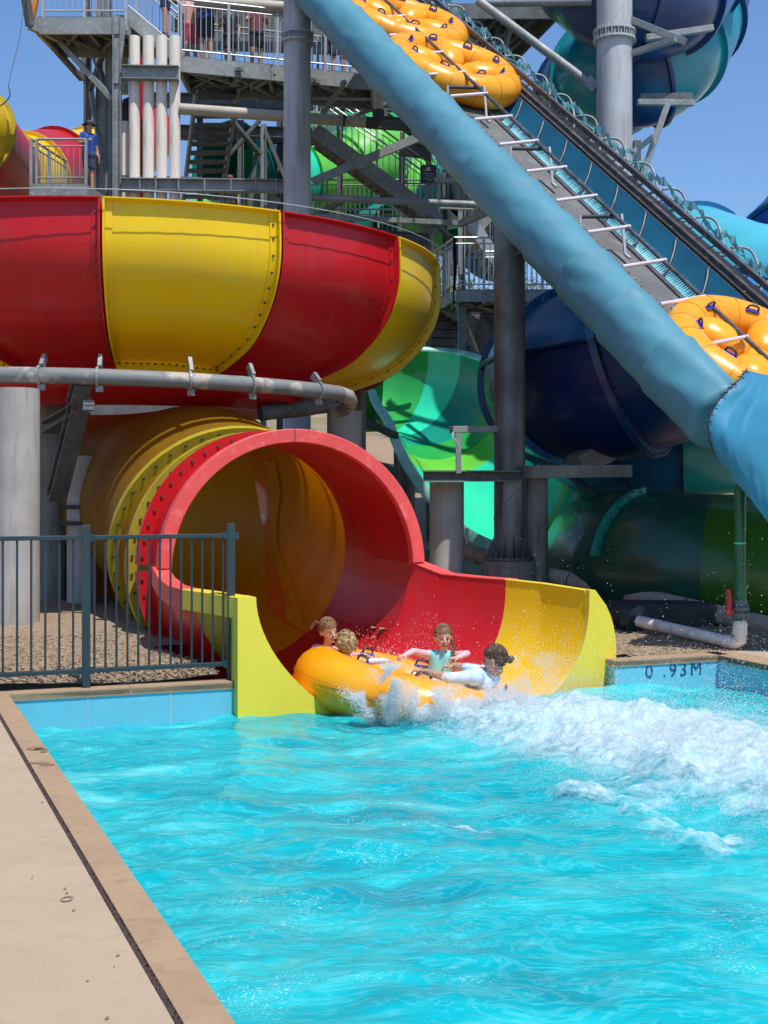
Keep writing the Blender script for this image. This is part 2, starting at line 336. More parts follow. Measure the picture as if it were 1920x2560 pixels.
# coping pavers, far edge pavers
def paver_run(name, lab, fn, n, L0, g_=.004):
    m = MB()
    for k in range(n):
        a0, a1 = L0+k*PITCH+g_/2, L0+(k+1)*PITCH-g_/2; slab(m, fn(a0, a1), -.05, 0)
    slab(m, fn(L0, L0+n*PITCH), -.06, -.012)
    return tag(m.build(name, M['coping'], bevel=.003), lab, 'coping')
PITCH = .95
paver_run('pool_coping', 'tan paver coping along the near left edge of the pool', lambda a0, a1: [left(a1, -.012), left(a1, .132), left(a0, .132), left(a0, -.012)], 24, 0)
PITCH = 1.1
paver_run('pool_coping', 'tan coping strip under the dark fence behind the pool', lambda a0, a1: [pool(a0, -.20), pool(a0, .012), pool(a1, .012), pool(a1, -.20)], 2, -.14+.0)
PITCH = .645
paver_run('pool_coping', 'tan coping strip above the depth marking wall', lambda a0, a1: [pool(a0, -.20), pool(a0, .012), pool(a1, .012), pool(a1, -.20)], 2, 5.43)
PITCH = 1.0
paver_run('pool_coping', 'tan coping strip along the right side of the pool', lambda a0, a1: [pool(PL-.012, a0), pool(PL+.3, a0), pool(PL+.3, a1), pool(PL-.012, a1)], 18, -.2)
rd = MB(); slab(rd, [pool(PL+.3, -.2), pool(PL+30, -.2), pool(PL+30, 18), pool(PL+.3, 18)], -.2, -.004)
tag(rd.build('paved_ground', M['deck']), 'beige paving beyond the right side of the pool', kind='structure')
# pool walls and floor
def wall_strip(name, a, b, nrm, lab, seams):
    t = thing(name, lab, 'pool wall', (a+b)/2+Vector((0, 0, ZF)))
    m = MB(); nb = -nrm*.14
    top = -.052
    slab(m, [a, b, b+nb, a+nb], ZF, top); m.build('wall_or_shade_panel', M['poolwall'], t)
    g2 = MB(); d_ = (b-a).normalized(); Lw = (b-a).length
    g2.beam(a+nrm*.004+Vector((0, 0, top-.006)), b+nrm*.004+Vector((0, 0, top-.006)), .012, .012)
    for s_ in seams:
        if s_ < Lw:
            p = a+d_*s_+nrm*.002; g2.beam(p+Vector((0, 0, top-.012)), p+Vector((0, 0, ZF)), .006, .006)
    g2.build('grout_line', M['grout'], t); return t
wl = wall_strip('pool_wall', pool(0, 0), pool(2.30, 0), PN, 'light blue pool wall left of the slide mouth', [.62, 1.28])
wr = wall_strip('pool_wall', pool(5.44, 0), pool(PL, 0), PN, 'light blue pool wall marked 0.93M right of the slide', [.02])
wall_strip('pool_wall', pool(PL, 0), pool(PL, 18), (-PU), 'shaded blue pool side wall at the right edge', [1.2, 2.4, 3.6, 4.8, 6])
wall_strip('pool_wall', pool(0, 0), pool(0, 24), -LN, 'blue pool wall below the near left coping', [])
fl = MB(); slab(fl, [pool(-.1, -1.5), pool(-.1, 26), pool(PL+.2, 26), pool(PL+.2, -1.5)], ZF-.2, ZF)
tag(fl.build('pool_floor', M['poolwall']), 'pale blue pool floor under the water', kind='structure')
# depth marking
cu = bpy.data.curves.new('depth_text', 'FONT'); cu.body = '0 .93M'; cu.size = .176; cu.extrude = .0012; cu.space_character = 1.33; cu.offset = .0; cu.align_x = 'CENTER'
to = bpy.data.objects.new('tmp_text', cu); col.objects.link(to); bpy.context.view_layer.update()
me = bpy.data.meshes.new_from_object(to.evaluated_get(bpy.context.evaluated_depsgraph_get())); bpy.data.objects.remove(to)
me.materials.clear(); me.materials.append(M['ink'])
dt = bpy.data.objects.new('depth_marking', me); col.objects.link(dt); dt.parent = wr
dc = at(1699, 1690, 11.72); s_ = (dc-C0).dot(PU); dpos = pool(s_, 0)+PN*.004; dpos.z = -.182
Mt = Matrix((PU, Vector((0, 0, 1)), PN)).transposed().to_4x4()
dt.matrix_local = Matrix.Translation(dpos-ORG[wr.name]) @ Mt
dt['label'] = 'navy 0 .93M depth lettering'
# ---------------------------------------------------------------- water
def foam_core(X, Y):                      # 0..1 how deep inside the wake a point is (plan)
    # spine of the wake runs from the raft towards the right
    pts = [(-.15, 10.45, .22), (.35, 10.3, .40), (.9, 10.05, .62), (1.4, 9.65, .92), (1.95, 9.0, 1.15), (2.5, 8.35, 1.3), (3.4, 7.7, 1.5), (5.0, 7.0, 1.7)]
    best = np.full(X.shape, -9.0)
    for (x0, y0, r0), (x1, y1, r1) in zip(pts[:-1], pts[1:]):
        dx, dy = x1-x0, y1-y0; t = np.clip(((X-x0)*dx+(Y-y0)*dy)/(dx*dx+dy*dy), 0, 1)
        dist = np.hypot(X-x0-t*dx, Y-y0-t*dy); r_ = r0+(r1-r0)*t
        best = np.maximum(best, 1-dist/r_)
    return best
def water_z(X, Y):
    z = .035*vn(X*.9+3, Y*.9, 1)+.028*vn(X*1.9+Y*.8, Y*2.4-X*.5, 2)+.016*vn(X*4.2+9, Y*6.0, 3)+.0055*vn(X*9, Y*13, 4)+.002*vn(X*19, Y*27, 5)
    wx = X+.25*vn(X*1.3, Y*1.3, 6); wy = Y+.2*vn(X*1.7, Y*1.7, 7)
    z = z+.008*(1-np.abs(vn(wx*2.6, wy*4.4, 8)))**3+.003*(1-np.abs(vn(wx*6, wy*9.5, 9)))**3
    c = foam_core(X, Y)
    z = z+.10*np.clip(c+.55, 0, 1)**2
    return WZ+z
na, nb_ = 560, 620
A = np.linspace(-.0, PL, na); Bq = np.linspace(-.35, 1, nb_); Bq = np.where(Bq < 0, Bq, Bq**1.0*13.5)
Bq = np.concatenate([np.linspace(-.0, 8, 520), np.linspace(8.02, 22, 60)])
AA, BB = np.meshgrid(A, Bq); X = C0.x+PU.x*AA-PV.x*BB; Y = C0.y+PU.y*AA-PV.y*BB
Z = water_z(X, Y)
def np_mesh(name, X, Y, Z, m, extra=None):
    nj, ni = X.shape; V = np.stack([X, Y, Z], -1).reshape(-1, 3); idx = np.arange(nj*ni).reshape(nj, ni)
    Fq = np.stack([idx[:-1, :-1], idx[1:, :-1], idx[1:, 1:], idx[:-1, 1:]], -1).reshape(-1, 4)
    if extra is not None: Fq = Fq[extra(V[Fq].mean(1))]
    return arr_mesh(name, V, Fq, m)
def arr_mesh(name, V, Fq, m, smooth=True):
    me = bpy.data.meshes.new(name); k = Fq.shape[1]
    me.vertices.add(len(V)); me.vertices.foreach_set('co', V.astype(np.float32).ravel())
    me.loops.add(Fq.size); me.loops.foreach_set('vertex_index', Fq.astype(np.int32).ravel())
    me.polygons.add(len(Fq)); me.polygons.foreach_set('loop_start', np.arange(0, Fq.size, k, dtype=np.int32))
    me.polygons.foreach_set('loop_total', np.full(len(Fq), k, dtype=np.int32)); me.update(calc_edges=True)
    if smooth: me.polygons.foreach_set('use_smooth', np.ones(len(Fq), bool))
    me.materials.append(m); o = bpy.data.objects.new(name, me); col.objects.link(o); return o
wm, n, l, p = nmat('churned_pool_water')
tcn = n.new('ShaderNodeTexCoord')
def N_(t): return n.new('ShaderNode'+t)
mpn = N_('Mapping'); mpn.inputs['Rotation'].default_value = (0, 0, R(-14)); mpn.inputs['Scale'].default_value = (.55, 1.25, 1); l.new(tcn.outputs['Object'], mpn.inputs[0])
t1 = N_('TexNoise'); t1.inputs['Scale'].default_value = 1.1; t1.inputs['Detail'].default_value = 9; t1.inputs['Roughness'].default_value = .62; t1.inputs['Distortion'].default_value = 1.3; l.new(mpn.outputs[0], t1.inputs['Vector'])
cr = N_('ValToRGB'); e = cr.color_ramp.elements
e[0].position = .36; e[0].color = (.0, .30, .36, 1); e[1].position = .66; e[1].color = (.11, .58, .60, 1)
e2 = e.new(.47); e2.color = (.002, .40, .45, 1); e3 = e.new(.58); e3.color = (.02, .49, .52, 1)
l.new(t1.outputs['Fac'], cr.inputs[0])
t2 = N_('TexNoise'); t2.inputs['Scale'].default_value = 3.2; t2.inputs['Detail'].default_value = 9; t2.inputs['Roughness'].default_value = .7; t2.inputs['Distortion'].default_value = 2.2; l.new(mpn.outputs[0], t2.inputs['Vector'])
r2 = N_('MapRange'); r2.inputs[1].default_value = .56; r2.inputs[2].default_value = .80; r2.inputs[4].default_value = .55; l.new(t2.outputs['Fac'], r2.inputs[0])
mx2 = N_('MixRGB'); mx2.inputs[2].default_value = (.24, .66, .73, 1); l.new(r2.outputs[0], mx2.inputs[0]); l.new(cr.outputs[0], mx2.inputs[1])
l.new(mx2.outputs[0], p.inputs['Base Color']); p.inputs['Roughness'].default_value = .06; p.inputs['IOR'].default_value = 1.33
p.inputs['Specular IOR Level'].default_value = .5
mpb = N_('Mapping'); mpb.inputs['Scale'].default_value = (1, 1.7, 1); l.new(tcn.outputs['Object'], mpb.inputs[0])
tb = N_('TexNoise'); tb.inputs['Scale'].default_value = 14; tb.inputs['Detail'].default_value = 6; tb.inputs['Distortion'].default_value = .8; l.new(mpb.outputs[0], tb.inputs['Vector'])
bp = N_('Bump'); bp.inputs['Strength'].default_value = .26; bp.inputs['Distance'].default_value = .02; l.new(tb.outputs['Fac'], bp.inputs['Height'])
tb2 = N_('TexNoise'); tb2.inputs['Scale'].default_value = 48; tb2.inputs['Detail'].default_value = 4; tb2.inputs['Distortion'].default_value = 1.2; l.new(mpb.outputs[0], tb2.inputs['Vector'])
bp2 = N_('Bump'); bp2.inputs['Strength'].default_value = .32; bp2.inputs['Distance'].default_value = .004; l.new(tb2.outputs['Fac'], bp2.inputs['Height']); l.new(bp.outputs[0], bp2.inputs['Normal'])
tg1 = N_('TexNoise'); tg1.inputs['Scale'].default_value = 75; tg1.inputs['Detail'].default_value = 2; l.new(mpb.outputs[0], tg1.inputs['Vector'])
tg2 = N_('TexNoise'); tg2.inputs['Scale'].default_value = 1.7; tg2.inputs['Detail'].default_value = 5; l.new(mpb.outputs[0], tg2.inputs['Vector'])
rg2 = N_('MapRange'); rg2.inputs[1].default_value = .55; rg2.inputs[2].default_value = .72; l.new(tg2.outputs['Fac'], rg2.inputs[0])
rg1 = N_('MapRange'); rg1.inputs[1].default_value = .63; rg1.inputs[2].default_value = .69; l.new(tg1.outputs['Fac'], rg1.inputs[0])
mg = N_('Math'); mg.operation = 'MULTIPLY'; l.new(rg1.outputs[0], mg.inputs[0]); l.new(rg2.outputs[0], mg.inputs[1]); GLINT_FAC = mg  # white specks painted in as sun glints on the ripples
l.new(bp2.outputs[0], p.inputs['Normal'])
# pale veins: caustic light painted into the water colour
t5 = N_('TexNoise'); t5.inputs['Scale'].default_value = 2.6; t5.inputs['Detail'].default_value = 8; t5.inputs['Roughness'].default_value = .6; t5.inputs['Distortion'].default_value = 3.0; l.new(mpn.outputs[0], t5.inputs['Vector'])
a5 = N_('Math'); a5.operation = 'SUBTRACT'; a5.inputs[1].default_value = .5; l.new(t5.outputs['Fac'], a5.inputs[0]); b5 = N_('Math'); b5.operation = 'ABSOLUTE'; l.new(a5.outputs[0], b5.inputs[0])
r5 = N_('MapRange'); r5.inputs[1].default_value = .0; r5.inputs[2].default_value = .035; r5.inputs[3].default_value = .16; r5.inputs[4].default_value = 0; l.new(b5.outputs[0], r5.inputs[0])
mx5 = N_('MixRGB'); mx5.inputs[2].default_value = (.32, .80, .84, 1); l.new(r5.outputs[0], mx5.inputs[0]); l.new(mx2.outputs[0], mx5.inputs[1]); GLINT = N_('MixRGB'); GLINT.inputs[2].default_value = (.92, .98, 1, 1); l.new(mx5.outputs[0], GLINT.inputs[1]); l.new(GLINT.outputs[0], p.inputs['Base Color'])
l.new(GLINT_FAC.outputs[0], GLINT.inputs[0])
rf = N_('BsdfTransparent'); ms = N_('MixShader'); ms.inputs[0].default_value = .12; rf.inputs[0].default_value = (.55, .92, 1, 1)
l.new(p.outputs[0], ms.inputs[1]); l.new(rf.outputs[0], ms.inputs[2]); l.new(ms.outputs[0], n['Material Output'].inputs[0])
tag(np_mesh('pool_water', X, Y, Z, wm), 'turquoise churned pool water', kind='structure')
# water lying inside the slide mouth
# ================================================================ SLIDES
def path_frames(pts, rx, rz=None, roll=0):
    k = len(pts); out = []
    rxs = rx if isinstance(rx, (list, tuple)) else [rx]*k; rzs = rz if isinstance(rz, (list, tuple)) else ([rz]*k if rz else rxs)
    for i, p in enumerate(pts):
        t = (pts[min(i+1, k-1)]-pts[max(i-1, 0)]).normalized(); r = t.cross(Vector((0, 0, 1)))
        if r.length < .05: r = Vector((1, 0, 0))
        r.normalize(); u = r.cross(t)
        if roll:
            q = Matrix.Rotation(roll, 3, t); r = q @ r; u = q @ u
        out.append((p, r*rxs[i], u*rzs[i], t))
    return out
def fp(fr, a, off=0, along=0):
    c, r, u, t = fr
    return c+r*(1+off/r.length)*math.cos(a)+u*(1+off/u.length)*math.sin(a)+t*along
def shell(frames, a0, a1, th=.03, n=40, closed=False):
    m = MB(); q1 = a1 if isinstance(a1, (list, tuple)) else [a1]*len(frames); q0 = a0 if isinstance(a0, (list, tuple)) else [a0]*len(frames)
    AA_ = [[e0+(e1-e0)*j/n for j in range(n+(0 if closed else 1))] for e0, e1 in zip(q0, q1)]
    m.grid([[fp(f, a, th) for a in A] for f, A in zip(frames, AA_)], 0, closed)
    m.grid([[fp(f, a, 0) for a in A] for f, A in zip(frames, AA_)], 1, closed)
    for f, A in ((frames[0], AA_[0]), (frames[-1], AA_[-1])): m.grid([[fp(f, a, 0) for a in A], [fp(f, a, th) for a in A]], 0, closed)
    if not closed:
        for e in (0, -1): m.grid([[fp(f, A[e], 0) for f, A in zip(frames, AA_)], [fp(f, A[e], th) for f, A in zip(frames, AA_)]], 0)
    return m
def flange(fr, a0, a1, h=.09, wd=.07, n=40, closed=False, bolts=0, off=0, bs=.016):
    m = MB(); A = [a0+(a1-a0)*j/n for j in range(n+(0 if closed else 1))]
    loop = [(off, -wd/2), (off+h, -wd/2), (off+h, wd/2), (off, wd/2), (off, -wd/2)]
    m.grid([[fp(fr, a, o_, al) for a in A] for o_, al in loop], 0, closed)
    if not closed:
        for a in (A[0], A[-1]): m.add([fp(fr, a, o_, al) for o_, al in loop[:4]], [(0, 1, 2, 3)])
    for b in range(bolts):
        a = a0+(a1-a0)*(b+.5)/bolts
        for s in (-1, 1):
            m.cyl(fp(fr, a, off+h*.55, s*wd/2), fp(fr, a, off+h*.55, s*(wd/2+bs*1.3)), bs, 6, 1)
    return m
BOLT = mat('dark_bolt_heads', (.10, .085, .06), rough=.5, metal=.4)
def slide(name, label, pts, r, cuts, cols, a0=0, a1=2*PI, n=40, fl=None, fh=.09, fw=.07, bolts=22, th=.03, cat='water slide', rz=None, inner=None, edge=None, roll=0, lips=False, fbolts=True):
    closed = (not isinstance(a1, list)) and abs(a1-a0) > 6.2; fr = path_frames(pts, r, rz, roll)
    t = thing(name, label, cat, Vector((pts[0].x, pts[0].y, 0)))
    for k in range(len(cuts)-1):
        i0, i1 = cuts[k], cuts[k+1]; c = cols[k % len(cols)]
        m = shell(fr[i0:i1+1], a0[i0:i1+1] if isinstance(a0, list) else a0, a1[i0:i1+1] if isinstance(a1, list) else a1, th, n, closed)
        m.build('slide_section', [c, (inner[k % len(inner)] if inner else c)], t, smooth=R(50))
    if fl is not None:
        for k, i in enumerate(cuts):
            if fl[k] is None: continue
            flange(fr[i], a0, a1, fh, fw, n, closed, bolts if fbolts else 0, th).build('joint_flange', [fl[k], BOLT], t, smooth=R(40))
    if lips and not closed:
        for ee in (a0, a1):
            m = MB(); ee = ee if isinstance(ee, list) else [ee]*len(fr)
            m.grid([[fp(f, a, o_)+f[2].normalized()*z_ for f, a in zip(fr, ee)] for o_, z_ in ((-.02, 0), (-.02, .035), (.13, .035), (.13, -.03), (-.02, 0))], 0)
            m.build('edge_lip', edge, t, smooth=R(40))
    return t, fr

# ---- the red and yellow exit slide ------------------------------------------------
es = thing('raft_slide', 'red and yellow tube slide with a round canopy opening onto the pool', 'water slide', (-.3, 12.2, 0))
RC = Vector((-.905, 12.5, .80)); RD = Vector((-.39, .92, 0)).normalized()      # ring centre, direction into the tube
RR = Vector((RD.y, -RD.x, 0)); UPV = Vector((0, 0, 1)); RAD = 1.27
def tframe(c, yaw, pitch, r):
    t = Vector((-math.sin(yaw)*math.cos(pitch), math.cos(yaw)*math.cos(pitch), math.sin(pitch))); rr = t.cross(UPV).normalized(); return (Vector(c), rr*r, rr.cross(t)*r, t)
ring = (RC, RR*RAD, UPV*RAD, RD)
back = [RC, Vector((-1.12, 12.98, .80)), Vector((-1.38, 13.50, .80)), Vector((-1.66, 14.10, .88)), Vector((-1.98, 14.85, 1.15)), Vector((-2.35, 15.8, 1.36)), Vector((-2.9, 16.8, 1.36)), Vector((-3.8, 17.7, 1.36)), Vector((-5.2, 18.2, 1.4))]
bp_ = crom(back, 6); kfr = []
for i, p in enumerate(bp_):
    f = i/(len(bp_)-1)
    t = (bp_[min(i+1, len(bp_)-1)]-bp_[max(i-1, 0)]).normalized() if i else RD
    rr = t.cross(UPV).normalized(); rad = RAD
    kfr.append((p, rr*rad, rr.cross(t)*rad, t))
# canopy: upper part of the first stretch is its own moulding, split a little above the axis
AL = .03
def arc(fr, a0, a1, mats, nm, lab=None, n=36, th=.035):
    o = shell(fr, a0, a1, th, n).build(nm, mats, es, smooth=R(50))
    if lab: o['label'] = lab
    return o
arc(kfr[0:10], AL, PI-AL, [M['red'], M['red']], 'canopy', 'red upper canopy half')
arc(kfr[0:10], PI-AL+.004, 2*PI+AL-.004, [M['red'], M['red']], 'slide_section', 'red lower tube half')
shell(kfr[9:18], 0, 2*PI, .035, 64, True).build('slide_section', [M['yellow_shaded'], M['red']], es, smooth=R(50))
o = shell(kfr[17:22], 0, 2*PI, .035, 64, True).build('slide_section', [M['yellow_shaded'], M['yellow_in']], es, smooth=R(50)); o['label'] = 'yellow tube section glowing amber inside'
o = shell(kfr[21:37], 0, 2*PI, .035, 64, True).build('slide_section', [M['yellow_shaded'], M['yellow_in']], es, smooth=R(50))
o = shell(kfr[36:], 0, 2*PI, .035, 48, True).build('slide_section', [M['yellow_shaded'], M['yellow_in']], es, smooth=R(50))
def fring(i, m, h=.1, wd=.08, bolts=44, a0=0, a1=2*PI):
    return flange(kfr[i], a0, a1, h, wd, 64, abs(a1-a0) > 6.2, bolts, .033).build('joint_flange', [m, BOLT], es, smooth=R(40))
fring(9, M['red'], .13, .05, 26, AL, PI-AL)['label'] = 'bolted red flange of the canopy'
fring(9, M['red'], .13, .05, 26, PI+.02, 2*PI-.02)
fring(13, M['yflange'], .12, .09); fring(20, M['yflange'], .12, .09)['label'] = 'bolted yellow flange ring'
# canopy rim: a thick pinkish red collar round the opening
rim = MB(); A = [AL+(PI-2*AL)*j/56 for j in range(57)]
prof = [(0, .0), (0, -.10), (.135, -.10), (.135, .04), (.0, .04), (0, 0)]
rim.grid([[fp(ring, a, o_, al) for a in A] for o_, al in prof])
for a in (A[0], A[-1]): rim.add([fp(ring, a, o_, al) for o_, al in prof[1:5]], [(0, 1, 2, 3)])
rim.build('canopy_rim', M['red_rim'], es, smooth=R(40), bevel=.008)
sm = MB(); a = PI/2+.02
sm.beam(fp(ring, a, .0, -.102), fp(ring, a, .137, -.102), .007, .004); sm.build('rim_seam', M['black'], es)
# open flume from the canopy to the pool, given by left top, right top, floor height
st = [(Vector((-2.10, 12.02, .84)), Vector((.27, 12.99, .84)), -.47),
      (Vector((-1.98, 11.68, .76)), Vector((.60, 12.80, .72)), -.50),
      (Vector((-1.83, 11.36, .71)), Vector((.92, 12.60, .70)), -.52),
      (Vector((-1.66, 11.08, .70)), Vector((1.22, 12.42, .69)), -.54),
      (Vector((-1.42, 10.76, .70)), Vector((1.55, 12.15, .67)), -.56),
      (Vector((-1.09, 10.36, .69)), Vector((1.90, 11.70, .64)), -.58)]
def lerp3(k, f): 
    a, b = st[k], st[min(k+1, len(st)-1)]; return (a[0].lerp(b[0], f), a[1].lerp(b[1], f), a[2]*(1-f)+b[2]*f)
SF = []
for k in range(len(st)-1):
    for q in range(6): SF.append(lerp3(k, q/6))
SF.append(st[-1])
def uprof(s, off=0, n=40):                 # U section, superellipse so that the walls stand up
    a, b, zb = s; c = (a+b)/2; h = (b-a)/2; w0 = h.length; h = h/w0; out = []
    zt = (a.z+b.z)/2; ex = 1.12
    for j in range(n+1):
        th_ = PI+PI*j/n; cx, sx = math.cos(th_), math.sin(th_); fx = max(0, min(1, (w0-1.30)/.30)); ex = 1+.12*fx if j < n/2 else 1-.20*fx
        X_ = math.copysign(abs(cx)**ex, cx)*(w0+off); Z_ = -abs(sx)**ex*((zt-zb)+off)
        zz = a.z*(1-(j/n))+b.z*(j/n)
        out.append(Vector((c.x+h.x*X_, c.y+h.y*X_, zz+Z_)))
    return out
def flume(i0, i1, mi, mo, lab):
    m = MB(); fr = SF[i0:i1+1]
    inn = [uprof(s) for s in fr]; out = [uprof(s, .05) for s in fr]
    m.grid(out, 0); m.grid(inn, 1); m.grid([inn[0], out[0]]); m.grid([inn[-1], out[-1]])
    o = m.build('flume_section', [mo, mi], es, smooth=R(50)); o['label'] = lab
def toprail(i0, i1, side, m_, nm='side_rim', wd=.15, hh=.17):
    m = MB(); P = []
    for s in SF[i0:i1+1]:
        a, b, _ = s; h = (b-a); h.z = 0; h.normalize()
        p = a if side < 0 else b; o_ = h*side
        P.append([p-o_*.012, p-o_*.012+Vector((0, 0, .012)), p+o_*wd+Vector((0, 0, .012)), p+o_*wd-Vector((0, 0, hh)), p+o_*.04-Vector((0, 0, hh))])
    m.grid(P); m.add(P[0], [tuple(range(5))]); m.add(P[-1], [tuple(range(5))])
    return m.build(nm, m_, es, smooth=R(30), bevel=.006)
J = 18                                      # station of the red and yellow joint
flume(0, J, M['red'], M['red'], 'red open flume'); flume(J, len(SF)-1, M['yellow'], M['yflange'], 'yellow open flume end')
for s_ in (-1, 1):
    toprail(0, J, s_, M['red_rim'])['label'] = 'pinkish red top rim of the side wall'
    toprail(J, len(SF)-1, s_, M['yellow_rim'], wd=.15 if s_ < 0 else .055)['label'] = 'lemon yellow top rim of the side wall'
# vertical collar under the left end of the canopy
# mouth fascia plate (end wall of the flume): outer outline minus the U
a, b, zb = st[-1]; hx = (b-a); hx.z = 0; Wm = hx.length; hx.normalize(); out_n = Vector((hx.y, -hx.x, 0))
inn = uprof(st[-1], 0, 48); n_ = len(inn)
def oc(j):                                  # outer boundary matched to the inner samples
    t_ = j/(n_-1); p = inn[j]; s = (p-a).dot(hx)
    if t_ < .5: return None
outl = []
for j in range(n_):
    t_ = j/(n_-1); z = inn[j].z; s = (Vector((inn[j].x, inn[j].y, 0))-Vector((a.x, a.y, 0))).dot(hx)
    if t_ < .5: L_ = -.16; outl.append((L_+max(0, (t_-.25)/.25)*(Wm*.5-L_), z if t_ < .22 else -.9*min(1, (t_-.22)/.06)+z*(1-min(1, (t_-.22)/.06))))
    else:
        q = 1-t_; Rr = Wm+.03+.27*(1-max(0, min(1, z/.66))**2.6)**.8
        outl.append((Rr-max(0, (q-.25)/.25)*(Rr-Wm*.5) if q > .25 else Rr, z if q < .22 else -.9*min(1, (.5-.28-.0 and (q-.22)/.06))+z*(1-min(1, (q-.22)/.06)) if q < .28 else -.9))
outl = [(x_, (max(z_, -.95) if z_ > -.9 else -.9)) for x_, z_ in outl]
def om(x_, z_, f): return Vector((a.x, a.y, 0))+hx*x_+out_n*f+Vector((0, 0, z_))
fa = MB(); F0 = [om((p-Vector((a.x, a.y, p.z))).dot(hx), p.z, .07) for p in inn]; F1 = [om(x_, z_, .07) for x_, z_ in outl]
B0 = [p-out_n*.24 for p in F0]; B1 = [p-out_n*.24 for p in F1]
top0 = [Vector((0, 0, .014))]
F0[0] = F0[0]+Vector((0, 0, .012)); F0[-1] = F0[-1]+Vector((0, 0, .012)); F1[0].z = F0[0].z; F1[-1].z = F0[-1].z; B0 = [p-out_n*.24 for p in F0]; B1 = [p-out_n*.24 for p in F1]
fa.grid([F0, F1]); fa.grid([B0, B1]); fa.grid([F1, B1]); fa.grid([F0, B0])
for k in (0, -1): fa.add([F0[k], F1[k], B1[k], B0[k]], [(0, 1, 2, 3)])
fa.build('mouth_surround', M['yellow_rim'], es, smooth=R(35), bevel=.008)['label'] = 'lemon yellow end surround dipping into the pool'
# bands of sunlight painted on the tube wall inside the bend
wst = mat('orange_light_streak', (.95, .22, .02), rough=.1, coat=.8, c2=(.9, .36, .05), nscale=4, trans=.35, spec=.8)
wy = mat('yellow_light_streak', (.90, .62, .02), rough=.08, coat=.8, trans=.35)
from mathutils.bvhtree import BVHTree
_im = MB(); _AA = [2*PI*j/64 for j in range(64)]; _im.grid([[fp(f, a_, 0) for a_ in _AA] for f in kfr], 0, True); _bv = BVHTree.FromPolygons([v[:] for v in _im.v], _im.f)
def wet(lf, rt, m_, off, lab):  # lays one painted light band on the inner wall
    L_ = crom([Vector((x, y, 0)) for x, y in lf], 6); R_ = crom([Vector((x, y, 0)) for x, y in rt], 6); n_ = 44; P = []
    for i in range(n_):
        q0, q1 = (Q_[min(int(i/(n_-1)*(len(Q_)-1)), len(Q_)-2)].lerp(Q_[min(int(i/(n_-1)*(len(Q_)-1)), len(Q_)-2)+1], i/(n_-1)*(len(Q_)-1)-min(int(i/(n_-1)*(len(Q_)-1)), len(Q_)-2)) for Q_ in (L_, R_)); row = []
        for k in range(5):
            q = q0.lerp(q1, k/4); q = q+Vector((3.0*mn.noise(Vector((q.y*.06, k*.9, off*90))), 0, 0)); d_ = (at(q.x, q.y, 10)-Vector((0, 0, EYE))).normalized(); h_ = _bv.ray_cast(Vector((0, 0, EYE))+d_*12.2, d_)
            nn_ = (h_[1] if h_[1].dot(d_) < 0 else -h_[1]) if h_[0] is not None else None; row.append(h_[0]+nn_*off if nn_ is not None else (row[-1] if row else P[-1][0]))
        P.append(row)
    m = MB(); m.grid(P); m.build('light_streak', m_, es, smooth=3)['label'] = lab
wet([(622, 1132), (640, 1200), (655, 1290), (664, 1350), (668, 1450), (672, 1530)], [(676, 1134), (684, 1220), (690, 1310), (694, 1400), (722, 1490), (750, 1575)], wst, .02, 'orange band of light painted inside the bend')
wet([(664, 1150), (676, 1230), (682, 1300), (676, 1370), (700, 1440), (722, 1560)], [(690, 1150), (704, 1220), (696, 1310), (700, 1380), (730, 1450), (764, 1580)], wy, .03, 'bright yellow band of light painted inside the bend')

# ---- the big upper bowl ------------------------------------------------------------
BC = Vector((-3.6, 17.8, 0))
bprof = [(4.30, 4.75), (4.31, 4.55), (4.31, 4.28), (4.24, 4.02), (4.10, 3.80), (3.92, 3.62), (3.66, 3.44), (3.33, 3.32), (3.0, 3.23), (2.72, 3.17)]
pp = crom([Vector((r_, 0, z_)) for r_, z_ in bprof], 3); bprof = [(p.x, p.z) for p in pp]
def bpt(phi, r_, z_): return BC+Vector((math.sin(phi)*r_, -math.cos(phi)*r_, z_-(.20*max(0, min(1, (phi-.35)/.9))*(4.75-z_)/1.66 if z_ > 2.92 and r_ > 2.6 else 0)))
bn = []
for i in range(len(bprof)):
    q0, q1 = bprof[max(i-1, 0)], bprof[min(i+1, len(bprof)-1)]; dx, dz = q1[0]-q0[0], q1[1]-q0[1]; l_ = math.hypot(dx, dz); bn.append((-dz/l_, dx/l_))
if bn[0][0] < 0: bn = [(-a_, -b_) for a_, b_ in bn]
bowl = thing('bowl_slide', 'giant curved bowl slide of alternating red and yellow bolted panels', 'water slide', BC)
phis = [-71, -45, -19, 7, 33.6, 59.5, 85, 110, 135]
bcols = [M['red'], M['yellow'], M['red'], M['yellow'], M['red'], M['yellow'], M['red'], M['yellow']]
